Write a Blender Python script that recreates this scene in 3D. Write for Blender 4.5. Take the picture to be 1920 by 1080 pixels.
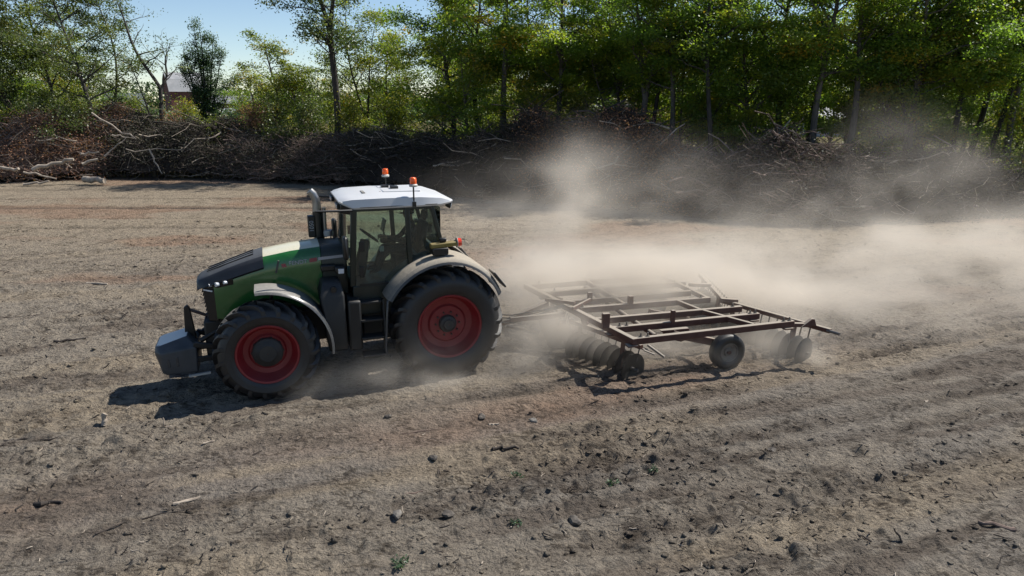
import bpy, bmesh, math, random
import numpy as np
from mathutils import Vector, Matrix

for _o in list(bpy.data.objects):
    bpy.data.objects.remove(_o)
S = bpy.context.scene
COL = S.collection
R = math.radians
PI = math.pi

# ------------------------------------------------------------------ camera
CAM_H, CAM_PITCH, CAM_F = 5.115, 0.26837, 1280.0      # metres, radians below level, px at 1920 wide
cam_d = bpy.data.cameras.new("camera")
cam_d.sensor_width = 36.0
cam_d.lens = 36.0 * CAM_F / 1920.0
cam_d.clip_start, cam_d.clip_end = 0.1, 6000.0
cam = bpy.data.objects.new("camera", cam_d)
COL.objects.link(cam)
cam.location = (0, 0, CAM_H)
cam.rotation_euler = (PI / 2 - CAM_PITCH, 0, 0)
S.camera = cam

# ------------------------------------------------------------------ light
SUN_EL, SUN_AZ = R(50.5), R(64.0)                     # azimuth from +Y towards +X
w = bpy.data.worlds.new("World")
S.world = w
w.use_nodes = True
nt = w.node_tree
sky = nt.nodes.new("ShaderNodeTexSky")
sky.sky_type = 'NISHITA'
sky.sun_disc = False
sky.sun_elevation = SUN_EL
sky.sun_rotation = SUN_AZ
sky.altitude = 1200
sky.air_density = 1.0
sky.dust_density = 0.0
sky.ozone_density = 2.0
nt.nodes["Background"].inputs["Strength"].default_value = 0.085
nt.links.new(sky.outputs[0], nt.nodes["Background"].inputs[0])

sun_d = bpy.data.lights.new("sun", 'SUN')
sun_d.energy = 5.0
sun_d.angle = R(0.53)
sun_d.color = (1.0, 0.95, 0.87)
sun = bpy.data.objects.new("sun", sun_d)
COL.objects.link(sun)
sd = Vector((math.sin(SUN_AZ) * math.cos(SUN_EL), math.cos(SUN_AZ) * math.cos(SUN_EL), math.sin(SUN_EL)))
sun.rotation_euler = sd.to_track_quat('Z', 'Y').to_euler()

S.view_settings.view_transform = 'Standard'
S.view_settings.look = 'None'
S.view_settings.exposure = 0.6
S.view_settings.gamma = 1.0
S.view_settings.use_curve_mapping = False
S.render.engine = 'CYCLES'
cy = S.cycles
cy.use_denoising = True
cy.max_bounces = 8
cy.diffuse_bounces = 4
cy.glossy_bounces = 3
cy.transmission_bounces = 4
cy.transparent_max_bounces = 10
cy.volume_bounces = 2
cy.volume_step_rate = 2.5
cy.volume_preview_step_rate = 2.5
cy.volume_max_steps = 256
cy.sample_clamp_indirect = 6.0

# ------------------------------------------------------------------ small helpers
def ground_at(px, py, z=0.0):
    """The point on the level z that the photograph shows at px, py (1920 x 1080)."""
    a, b = (px - 960) / CAM_F, -(py - 540) / CAM_F
    c, s = math.cos(CAM_PITCH), math.sin(CAM_PITCH)
    d = (a, c + b * s, -s + b * c)
    t = (z - CAM_H) / d[2]
    return np.array((d[0] * t, d[1] * t, z))

def x_at(px, y, z=2.0):
    """World x of a thing seen at column px that stands y metres away."""
    zc = y * math.cos(CAM_PITCH) + (CAM_H - z) * math.sin(CAM_PITCH)
    return (px - 960) / CAM_F * zc

def norm(v):
    return v / np.maximum(np.linalg.norm(v, axis=-1, keepdims=True), 1e-9)

_lat = np.random.RandomState(7).rand(64, 256, 256).astype(np.float32)
def vnoise(x, y, wl, seed=0):
    """Value noise 0..1 of wavelength wl."""
    L = _lat[seed % 64]
    u, v = x / wl + seed * 17.3, y / wl + seed * 9.1
    iu, iv = np.floor(u).astype(int), np.floor(v).astype(int)
    fu, fv = u - iu, v - iv
    fu, fv = fu * fu * (3 - 2 * fu), fv * fv * (3 - 2 * fv)
    a, b = L[iu % 256, iv % 256], L[(iu + 1) % 256, iv % 256]
    c, d = L[iu % 256, (iv + 1) % 256], L[(iu + 1) % 256, (iv + 1) % 256]
    return (a * (1 - fu) + b * fu) * (1 - fv) + (c * (1 - fu) + d * fu) * fv

def fbm(x, y, wl, octv=4, seed=0, gain=0.5):
    s = 0; a = 1; t = 0
    for k in range(octv):
        s = s + a * vnoise(x, y, wl / 2 ** k, seed + k); t += a; a *= gain
    return s / t

def smooth01(x):
    x = np.clip(x, 0, 1)
    return x * x * (3 - 2 * x)

# ------------------------------------------------------------------ objects
def link(o, parent=None):
    COL.objects.link(o)
    if parent is not None:
        o.parent = parent
    return o

def tag(o, label=None, cat=None, group=None, kind=None):
    if label: o['label'] = label
    if cat: o['category'] = cat
    if group: o['group'] = group
    if kind: o['kind'] = kind
    return o

def thing(name, label, cat, loc=(0, 0, 0), rz=0.0, group=None):
    o = bpy.data.objects.new(name, None)
    o.empty_display_size = 0.3
    link(o)
    o.location = loc
    o.rotation_euler = (0, 0, rz)
    return tag(o, label, cat, group)

def np_mesh(name, verts, polys, mats=(), smooth=False, mat_idx=None, attrs=None, sharp=None):
    """verts (n,3); polys: list of integer arrays (m,3) or (m,4)."""
    me = bpy.data.meshes.new(name)
    verts = np.asarray(verts, np.float32)
    polys = [np.asarray(p, np.int32) for p in polys if len(p)]
    nl = sum(p.size for p in polys); npoly = sum(len(p) for p in polys)
    me.vertices.add(len(verts)); me.vertices.foreach_set("co", verts.ravel())
    me.loops.add(nl); me.loops.foreach_set("vertex_index", np.concatenate([p.ravel() for p in polys]))
    me.polygons.add(npoly)
    tot = np.concatenate([np.full(len(p), p.shape[1], np.int32) for p in polys])
    st = np.concatenate([[0], np.cumsum(tot)[:-1]]).astype(np.int32)
    me.polygons.foreach_set("loop_start", st)
    if mat_idx is not None:
        me.polygons.foreach_set("material_index", np.asarray(mat_idx, np.int32))
    if smooth:
        me.polygons.foreach_set("use_smooth", np.ones(npoly, bool))
    for m in mats:
        me.materials.append(m)
    for k, (dom, typ, val) in (attrs or {}).items():
        a = me.attributes.new(k, typ, dom)
        a.data.foreach_set("color" if typ == 'FLOAT_COLOR' else "value", np.asarray(val, np.float32).ravel())
    me.update(calc_edges=True)
    me.validate()
    if sharp is not None and smooth:
        me.set_sharp_from_angle(angle=R(sharp))
    return me

def obj_of(name, me, parent=None):
    o = bpy.data.objects.new(name, me)
    return link(o, parent)

class MB:
    """Collects solids; build() links them as one mesh object."""
    def __init__(s):
        s.v, s.f = [], []
    def add(s, vs, fs):
        n = len(s.v)
        s.v += [tuple(map(float, p)) for p in vs]
        s.f += [tuple(i + n for i in q) for q in fs]
        return s
    def box(s, x0, x1, y0, y1, z0, z1):
        vs = [(x, y, z) for z in (z0, z1) for x, y in ((x0, y0), (x1, y0), (x1, y1), (x0, y1))]
        return s.add(vs, [(0, 3, 2, 1), (4, 5, 6, 7), (0, 1, 5, 4), (1, 2, 6, 5), (2, 3, 7, 6), (3, 0, 4, 7)])
    def beam(s, p, q, wd, ht, up=(0, 0, 1)):
        p, q, up = Vector(p), Vector(q), Vector(up)
        t = (q - p).normalized()
        if abs(t.dot(up)) > 0.98: up = Vector((1, 0, 0))
        a = t.cross(up).normalized() * (wd / 2)
        b = a.cross(t).normalized() * (ht / 2)
        vs = [c + i * a + j * b for c in (p, q) for i, j in ((-1, -1), (1, -1), (1, 1), (-1, 1))]
        return s.add(vs, [(0, 1, 2, 3), (7, 6, 5, 4), (0, 4, 5, 1), (1, 5, 6, 2), (2, 6, 7, 3), (3, 7, 4, 0)])
    def tube(s, pts, rad, n=8, cap=True):
        pts = [Vector(p) for p in pts]
        rad = [float(r_) for r_ in rad] if hasattr(rad, '__len__') else [float(rad)] * len(pts)
        rings = []
        prev = None
        for i, p in enumerate(pts):
            t = (pts[min(i + 1, len(pts) - 1)] - pts[max(i - 1, 0)]).normalized()
            if prev is None:
                a = t.cross(Vector((0, 0, 1)) if abs(t.z) < 0.9 else Vector((1, 0, 0))).normalized()
            else:
                a = (prev - t * prev.dot(t)).normalized()
            prev = a
            b = t.cross(a)
            rings.append([p + rad[i] * (math.cos(2 * PI * k / n) * a + math.sin(2 * PI * k / n) * b) for k in range(n)])
        return s.loft(rings, cap)
    def loft(s, rings, cap=True, closed=True):
        n = len(rings[0])
        vs = [p for r in rings for p in r]
        fs = []
        for i in range(len(rings) - 1):
            for k in range(n if closed else n - 1):
                k2 = (k + 1) % n
                fs.append((i * n + k, i * n + k2, (i + 1) * n + k2, (i + 1) * n + k))
        if cap:
            fs.append(tuple(range(n - 1, -1, -1)))
            fs.append(tuple((len(rings) - 1) * n + k for k in range(n)))
        return s.add(vs, fs)
    def prism(s, poly, y0, y1, plane='xz'):
        n = len(poly)
        def P(a, b, c):
            return (a, c, b) if plane == 'xz' else ((a, b, c) if plane == 'xy' else (c, a, b))
        vs = [P(a, b, y0) for a, b in poly] + [P(a, b, y1) for a, b in poly]
        fs = [tuple(range(n)), tuple(range(2 * n - 1, n - 1, -1))]
        fs += [(i, i + n, (i + 1) % n + n, (i + 1) % n) for i in range(n)]
        return s.add(vs, fs)
    def lathe(s, prof, c=(0, 0, 0), n=48, axis='y', closed=False):
        """prof: (r, along) pairs turned about the axis through c."""
        rings = []
        for r, h in prof:
            ring = []
            for k in range(n):
                a = 2 * PI * k / n
                u, v = r * math.cos(a), r * math.sin(a)
                ring.append((c[0] + u, c[1] + h, c[2] + v) if axis == 'y' else (c[0] + u, c[1] + v, c[2] + h) if axis == 'z' else (c[0] + h, c[1] + u, c[2] + v))
            rings.append(ring)
        if closed: rings.append(rings[0])
        return s.loft(rings, cap=False)
    def build(s, name, mat, parent=None, bevel=0.0, smooth=None, loc=None, seg=2):
        me = bpy.data.meshes.new(name)
        me.from_pydata(s.v, [], s.f)
        bm = bmesh.new(); bm.from_mesh(me)
        bmesh.ops.remove_doubles(bm, verts=bm.verts, dist=1e-5)
        bmesh.ops.recalc_face_normals(bm, faces=bm.faces)
        bm.to_mesh(me); bm.free()
        for m in (mat if isinstance(mat, (list, tuple)) else [mat]):
            me.materials.append(m)
        o = obj_of(name, me, parent)
        if bevel:
            b = o.modifiers.new("bevel", 'BEVEL')
            b.width = bevel; b.segments = seg; b.limit_method = 'ANGLE'; b.angle_limit = R(35)
            if smooth is None: smooth = 40
        if smooth:
            me.polygons.foreach_set("use_smooth", np.ones(len(me.polygons), bool))
            me.set_sharp_from_angle(angle=R(smooth if not bevel else 60))
        if loc is not None: o.location = loc
        return o

def copy_tree(o, parent=None):
    c = o.copy(); COL.objects.link(c)
    if parent is not None: c.parent = parent
    for ch in list(o.children):
        copy_tree(ch, c)
    return c

def batch_tubes(P, Rd, k=5):
    """P (nb, np, 3), Rd (nb, np) -> verts, quads."""
    nb, n_, _ = P.shape
    T = norm(np.gradient(P, axis=1))
    ref = np.zeros_like(T); ref[..., 2] = 1
    ref[np.abs(T[..., 2]) > 0.9] = (1, 0, 0)
    U = norm(np.cross(T, ref)); V = np.cross(T, U)
    a = np.arange(k) * 2 * PI / k
    ring = P[:, :, None, :] + Rd[:, :, None, None] * (np.cos(a)[:, None] * U[:, :, None, :] + np.sin(a)[:, None] * V[:, :, None, :])
    verts = ring.reshape(-1, 3)
    b = (np.arange(nb) * n_ * k)[:, None, None]
    i = (np.arange(n_ - 1) * k)[None, :, None]
    j = np.arange(k)[None, None, :]; j2 = (j + 1) % k
    q = np.stack([b + i + j, b + i + j2, b + i + k + j2, b + i + k + j], -1).reshape(-1, 4)
    return verts, q

def leaf_quads(c, rng, ln, wd, tilt=0.8, dirs=None):
    """Rhombic leaf faces round the centres c."""
    n = len(c)
    nrm = norm(np.stack([rng.normal(0, tilt, n), rng.normal(0, tilt, n), np.ones(n)], -1))
    d = rng.normal(0, 1, (n, 3)) if dirs is None else dirs
    d = norm(d - nrm * (d * nrm).sum(-1, keepdims=True))
    s = np.cross(nrm, d)
    L = (ln * rng.uniform(0.6, 1.3, n))[:, None] / 2
    W = (wd * rng.uniform(0.6, 1.3, n))[:, None] / 2
    v = np.stack([c - d * L, c + s * W - nrm * W * 0.3, c + d * L, c - s * W - nrm * W * 0.3], 1).reshape(-1, 3)
    f = np.arange(4 * n).reshape(-1, 4)
    return v, f

# ------------------------------------------------------------------ materials
def new_mat(name):
    m = bpy.data.materials.new(name); m.use_nodes = True
    t = m.node_tree
    return m, t, t.nodes["Principled BSDF"], t.nodes["Material Output"]

def N(t, typ, **kw):
    n = t.nodes.new(typ)
    for k, v in kw.items():
        if k.startswith('in_'):
            key = k[3:]
            n.inputs[int(key) if key.isdigit() else key.replace('_', ' ')].default_value = v
        else:
            setattr(n, k, v)
    return n

def ramp(t, stops, interp='LINEAR'):
    n = t.nodes.new("ShaderNodeValToRGB")
    cr = n.color_ramp; cr.interpolation = interp
    while len(cr.elements) > 1: cr.elements.remove(cr.elements[0])
    cr.elements[0].position = stops[0][0]; cr.elements[0].color = (*stops[0][1], 1)
    for p, c in stops[1:]:
        e = cr.elements.new(p); e.color = (*c, 1)
    return n

def grimy(name, col, rough=0.5, metal=0.0, dust=0.35, dust_glare_up=0.5, coat=0.0, scale=3.0, dust_glare_col=(0.30, 0.26, 0.20), bump=0.0, spec=0.5, var=0.15, z0=0.25, z1=1.0):
    """Painted or plastic surface with field dust lying on it, most on faces that look up; some tops carry painted glare."""
    m, t, b, o = new_mat(name)
    tc = N(t, "ShaderNodeTexCoord")
    n1 = N(t, "ShaderNodeTexNoise", in_Scale=scale, in_Detail=6.0, in_Roughness=0.65)
    n2 = N(t, "ShaderNodeTexNoise", in_Scale=scale * 9, in_Detail=3.0)
    t.links.new(tc.outputs["Object"], n1.inputs["Vector"]); t.links.new(tc.outputs["Object"], n2.inputs["Vector"])
    geo = N(t, "ShaderNodeNewGeometry"); sep = N(t, "ShaderNodeSeparateXYZ")
    t.links.new(geo.outputs["True Normal"], sep.inputs[0])
    up = N(t, "ShaderNodeMapRange"); up.inputs[1].default_value = z0; up.inputs[2].default_value = z1; up.inputs[3].default_value = 0; up.inputs[4].default_value = dust_glare_up
    t.links.new(sep.outputs[2], up.inputs[0])
    r = ramp(t, [(0.35, (0, 0, 0)), (0.75, (1, 1, 1))]); t.links.new(n1.outputs[0], r.inputs[0])
    mu = N(t, "ShaderNodeMath", operation='MULTIPLY_ADD'); t.links.new(r.outputs[0], mu.inputs[0]); mu.inputs[1].default_value = dust; t.links.new(up.outputs[0], mu.inputs[2])
    cl = N(t, "ShaderNodeMath", operation='MULTIPLY', use_clamp=True); t.links.new(mu.outputs[0], cl.inputs[0])
    r2 = ramp(t, [(0.3, (0.7, 0.7, 0.7)), (0.7, (1, 1, 1))]); t.links.new(n2.outputs[0], r2.inputs[0]); t.links.new(r2.outputs[0], cl.inputs[1])
    cv = N(t, "ShaderNodeMix", data_type='RGBA', blend_type='MULTIPLY'); cv.inputs[0].default_value = 1.0
    rv = ramp(t, [(0.3, (1 - var,) * 3), (0.7, (1 + var,) * 3)]); t.links.new(n1.outputs[0], rv.inputs[0])
    cv.inputs[6].default_value = (*col, 1); t.links.new(rv.outputs[0], cv.inputs[7])
    mx = N(t, "ShaderNodeMix", data_type='RGBA'); t.links.new(cl.outputs[0], mx.inputs[0]); t.links.new(cv.outputs[2], mx.inputs[6]); mx.inputs[7].default_value = (*dust_glare_col, 1)
    t.links.new(mx.outputs[2], b.inputs["Base Color"])
    rr = N(t, "ShaderNodeMapRange"); rr.inputs[3].default_value = rough; rr.inputs[4].default_value = 0.9
    t.links.new(cl.outputs[0], rr.inputs[0]); t.links.new(rr.outputs[0], b.inputs["Roughness"])
    b.inputs["Metallic"].default_value = metal
    b.inputs["Specular IOR Level"].default_value = spec
    b.inputs["Coat Weight"].default_value = coat
    if bump:
        bp = N(t, "ShaderNodeBump", in_Strength=bump, in_Distance=0.01); t.links.new(n2.outputs[0], bp.inputs["Height"]); t.links.new(bp.outputs[0], b.inputs["Normal"])
    return m

def leaf_mat(name, stops, trans=0.45, glow=1.6, objvar=0.5, gloss=0.04):
    m, t, b, o = new_mat(name)
    t.nodes.remove(b)
    at = N(t, "ShaderNodeAttribute", attribute_name="tint")
    oi = N(t, "ShaderNodeObjectInfo")
    ad = N(t, "ShaderNodeMath", operation='MULTIPLY_ADD'); t.links.new(oi.outputs["Random"], ad.inputs[0]); ad.inputs[1].default_value = objvar * 0.3; t.links.new(at.outputs["Fac"], ad.inputs[2])
    su = N(t, "ShaderNodeMath", operation='SUBTRACT'); t.links.new(ad.outputs[0], su.inputs[0]); su.inputs[1].default_value = objvar * 0.15
    rp = ramp(t, stops); t.links.new(su.outputs[0], rp.inputs[0])
    df = N(t, "ShaderNodeBsdfDiffuse"); t.links.new(rp.outputs[0], df.inputs[0])
    br = N(t, "ShaderNodeMix", data_type='RGBA', blend_type='MULTIPLY'); br.inputs[0].default_value = 1; br.inputs[7].default_value = (glow * 1.1, glow * 1.22, glow * 0.6, 1)
    t.links.new(rp.outputs[0], br.inputs[6])
    tr = N(t, "ShaderNodeBsdfTranslucent"); t.links.new(br.outputs[2], tr.inputs[0])
    mx = N(t, "ShaderNodeMixShader"); mx.inputs[0].default_value = trans; t.links.new(df.outputs[0], mx.inputs[1]); t.links.new(tr.outputs[0], mx.inputs[2])
    gl = N(t, "ShaderNodeBsdfGlossy"); gl.inputs["Roughness"].default_value = 0.45; gl.inputs[0].default_value = (0.8, 0.85, 0.8, 1)
    m2 = N(t, "ShaderNodeMixShader"); m2.inputs[0].default_value = gloss; t.links.new(mx.outputs[0], m2.inputs[1]); t.links.new(gl.outputs[0], m2.inputs[2])
    t.links.new(m2.outputs[0], o.inputs["Surface"])
    return m

def bark_mat(name, c1, c2, scale=6):
    m, t, b, o = new_mat(name)
    tc = N(t, "ShaderNodeTexCoord")
    mp = N(t, "ShaderNodeMapping"); mp.inputs["Scale"].default_value = (1, 1, 0.25); t.links.new(tc.outputs["Object"], mp.inputs[0])
    n1 = N(t, "ShaderNodeTexNoise", in_Scale=scale, in_Detail=7.0, in_Roughness=0.7); t.links.new(mp.outputs[0], n1.inputs["Vector"])
    r = ramp(t, [(0.35, c1), (0.68, c2)]); t.links.new(n1.outputs[0], r.inputs[0]); t.links.new(r.outputs[0], b.inputs["Base Color"])
    b.inputs["Roughness"].default_value = 0.9
    bp = N(t, "ShaderNodeBump", in_Strength=0.7, in_Distance=0.03); t.links.new(n1.outputs[0], bp.inputs["Height"]); t.links.new(bp.outputs[0], b.inputs["Normal"])
    return m

M = {}
M['green'] = grimy("tractor_green", (0.006, 0.085, 0.013), 0.22, dust=0.04, dust_glare_up=1.2, coat=0.5, dust_glare_col=(0.52, 0.50, 0.38), z0=0.78, z1=0.94)  # cream on upward faces is sun glare painted in along with dust
M['black'] = grimy("black_plastic", (0.004, 0.0045, 0.005), 0.38, dust=0.04, dust_glare_up=0.12, dust_glare_col=(0.07, 0.066, 0.06))
M['nose'] = grimy("nose_cover_black", (0.010, 0.011, 0.014), 0.35, dust=0.06, dust_glare_up=0.6, dust_glare_col=(0.11, 0.115, 0.12), z0=0.7, z1=0.97)
M['frame'] = grimy("dark_frame", (0.005, 0.0055, 0.006), 0.5, dust=0.09, dust_glare_up=0.25, dust_glare_col=(0.08, 0.072, 0.062))
M['cabgreen'] = grimy("cab_pillar", (0.006, 0.012, 0.009), 0.35, dust=0.06, dust_glare_up=0.2, dust_glare_col=(0.12, 0.11, 0.09))
M['rubber'] = grimy("tyre_rubber", (0.006, 0.006, 0.007), 0.5, dust=0.14, dust_glare_up=0.14, scale=5, dust_glare_col=(0.09, 0.08, 0.067), bump=0.3, spec=0.6)
M['rim'] = grimy("rim_red", (0.19, 0.007, 0.011), 0.4, dust=0.22, dust_glare_up=0.3, scale=4, dust_glare_col=(0.10, 0.05, 0.045))
M['hub'] = grimy("hub_dark", (0.014, 0.014, 0.014), 0.6, dust=0.3, dust_glare_up=0.3, dust_glare_col=(0.10, 0.09, 0.075))
M['white'] = grimy("roof_white", (0.50, 0.51, 0.525), 0.35, dust=0.10, dust_glare_up=0.05, dust_glare_col=(0.45, 0.41, 0.35), var=0.04)
M['fender'] = grimy("fender_dusty", (0.022, 0.025, 0.03), 0.4, dust=0.10, dust_glare_up=1.0, scale=2.5, dust_glare_col=(0.31, 0.272, 0.215), z0=0.2, z1=0.85)
M['mudguard'] = grimy("mudguard_grey", (0.035, 0.038, 0.042), 0.25, dust=0.08, dust_glare_up=0.6, dust_glare_col=(0.36, 0.34, 0.30), z0=0.5, z1=0.97)
M['weight'] = grimy("weight_grey", (0.036, 0.041, 0.047), 0.45, dust=0.04, dust_glare_up=1.6, dust_glare_col=(0.68, 0.66, 0.60), z0=0.85, z1=0.95)  # near-white upward faces paint a sunlit top into the colour
M['chrome'] = grimy("exhaust_steel", (0.26, 0.26, 0.26), 0.34, metal=0.9, dust=0.2, dust_glare_up=0.2, dust_glare_col=(0.2, 0.18, 0.15))
M['linkred'] = grimy("link_dark_red", (0.025, 0.008, 0.010), 0.5, dust=0.15)
M['steel'] = grimy("worn_steel", (0.13, 0.125, 0.12), 0.4, metal=0.6, dust=0.4, dust_glare_up=0.3, dust_glare_col=(0.2, 0.17, 0.14))
M['harrow'] = grimy("harrow_rusty_red", (0.065, 0.018, 0.011), 0.6, dust=0.12, dust_glare_up=1.2, scale=5, dust_glare_col=(0.27, 0.235, 0.19), bump=0.2, z0=0.5, z1=0.95)
M['disc'] = grimy("disc_steel", (0.014, 0.013, 0.012), 0.45, metal=0.3, dust=0.3, dust_glare_up=0.3, dust_glare_col=(0.09, 0.08, 0.066))
M['yellow'] = grimy("arm_yellow", (0.17, 0.125, 0.015), 0.5, dust=0.3, dust_glare_up=0.3, dust_glare_col=(0.2, 0.17, 0.13))
M['seat'] = grimy("cab_interior", (0.012, 0.012, 0.013), 0.7, dust=0.1, dust_glare_up=0.1, dust_glare_col=(0.1, 0.09, 0.08))
M['pale'] = grimy("pale_plastic", (0.36, 0.36, 0.34), 0.5, dust=0.2, dust_glare_up=0.1)
M['cloth'] = grimy("driver_cloth", (0.014, 0.015, 0.019), 0.9, dust=0.1, dust_glare_up=0.0)
M['decal'] = grimy("decal_grey", (0.30, 0.31, 0.34), 0.4, dust=0.15, dust_glare_up=0.0)
M['decalred'] = grimy("decal_red", (0.22, 0.035, 0.045), 0.4, dust=0.15, dust_glare_up=0.0)

def glassy(name, tint, refl=0.08, rough=0.03):
    m, t, b, o = new_mat(name); t.nodes.remove(b)
    tr = N(t, "ShaderNodeBsdfTransparent"); tr.inputs[0].default_value = (*tint, 1)
    gl = N(t, "ShaderNodeBsdfGlossy"); gl.inputs["Roughness"].default_value = rough
    fr = N(t, "ShaderNodeFresnel", in_IOR=1.5)
    mx = N(t, "ShaderNodeMixShader"); t.links.new(fr.outputs[0], mx.inputs[0]); t.links.new(tr.outputs[0], mx.inputs[1]); t.links.new(gl.outputs[0], mx.inputs[2])
    du = N(t, "ShaderNodeBsdfDiffuse"); du.inputs[0].default_value = (0.3, 0.28, 0.24, 1)
    m2 = N(t, "ShaderNodeMixShader"); m2.inputs[0].default_value = 0.06; t.links.new(mx.outputs[0], m2.inputs[1]); t.links.new(du.outputs[0], m2.inputs[2])
    t.links.new(m2.outputs[0], o.inputs["Surface"])
    return m
M['glass'] = glassy("cab_glass", (0.82, 0.92, 0.88))
def lens(name, col):
    m, t, b, o = new_mat(name)
    b.inputs["Base Color"].default_value = (*col, 1); b.inputs["Roughness"].default_value = 0.12
    b.inputs["Transmission Weight"].default_value = 0.25; b.inputs["Coat Weight"].default_value = 0.4
    n = N(t, "ShaderNodeTexNoise", in_Scale=40.0); r = N(t, "ShaderNodeBump", in_Strength=0.2, in_Distance=0.005)
    t.links.new(n.outputs[0], r.inputs["Height"]); t.links.new(r.outputs[0], b.inputs["Normal"])
    return m
M['orange'] = lens("beacon_lens", (0.95, 0.13, 0.01))
M['redlens'] = lens("red_lens", (0.75, 0.06, 0.02))
M['clear'] = lens("clear_lens", (0.75, 0.77, 0.8))

# foliage: darkest to lightest leaf, then turned leaves
M['leafA'] = leaf_mat("leaf_wood_green", [(0.0, (0.055, 0.095, 0.024)), (0.4, (0.10, 0.155, 0.026)), (0.7, (0.17, 0.21, 0.028)), (0.9, (0.27, 0.235, 0.028)), (1.0, (0.36, 0.18, 0.02))], 0.54, 2.0)
M['leafB'] = leaf_mat("leaf_dull_green", [(0.0, (0.0405, 0.06075, 0.0243)), (0.5, (0.07425, 0.1013, 0.03375)), (0.8, (0.1485, 0.1553, 0.0405)), (0.93, (0.216, 0.162, 0.0405)), (1.0, (0.27, 0.1215, 0.0405))], 0.4, 1.5)
M['leafC'] = leaf_mat("leaf_yellowish", [(0.0, (0.055, 0.085, 0.018)), (0.4, (0.11, 0.145, 0.022)), (0.75, (0.21, 0.20, 0.026)), (0.92, (0.32, 0.20, 0.028)), (1.0, (0.34, 0.13, 0.025))], 0.5, 1.7)
M['leafD'] = leaf_mat("leaf_blue_green", [(0.0, (0.03, 0.054, 0.0264)), (0.6, (0.06, 0.102, 0.048)), (1.0, (0.12, 0.168, 0.084))], 0.35, 1.4)
M['leafDead'] = leaf_mat("leaf_dead_brown", [(0.0, (0.10, 0.055, 0.042)), (0.4, (0.24, 0.125, 0.088)), (0.75, (0.34, 0.18, 0.125)), (0.93, (0.40, 0.22, 0.11)), (1.0, (0.46, 0.22, 0.06))], 0.3, 1.1, gloss=0.01)
M['leafDark'] = leaf_mat("leaf_dead_dark", [(0.0, (0.03, 0.032, 0.025)), (0.5, (0.055, 0.056, 0.042)), (0.85, (0.09, 0.078, 0.058)), (1.0, (0.14, 0.10, 0.07))], 0.2, 1.1, gloss=0.01)
M['barkDark'] = bark_mat("bark_dark", (0.018, 0.016, 0.014), (0.06, 0.052, 0.045))
M['barkGrey'] = bark_mat("bark_grey", (0.04, 0.036, 0.032), (0.12, 0.105, 0.09))
M['twig'] = bark_mat("twig_brown", (0.08, 0.052, 0.042), (0.22, 0.16, 0.13), 3)
M['twigPale'] = bark_mat("wood_pale", (0.20, 0.16, 0.125), (0.42, 0.36, 0.29), 4)
M['twigDark'] = bark_mat("twig_dark", (0.018, 0.015, 0.013), (0.06, 0.045, 0.036), 4)

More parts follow.
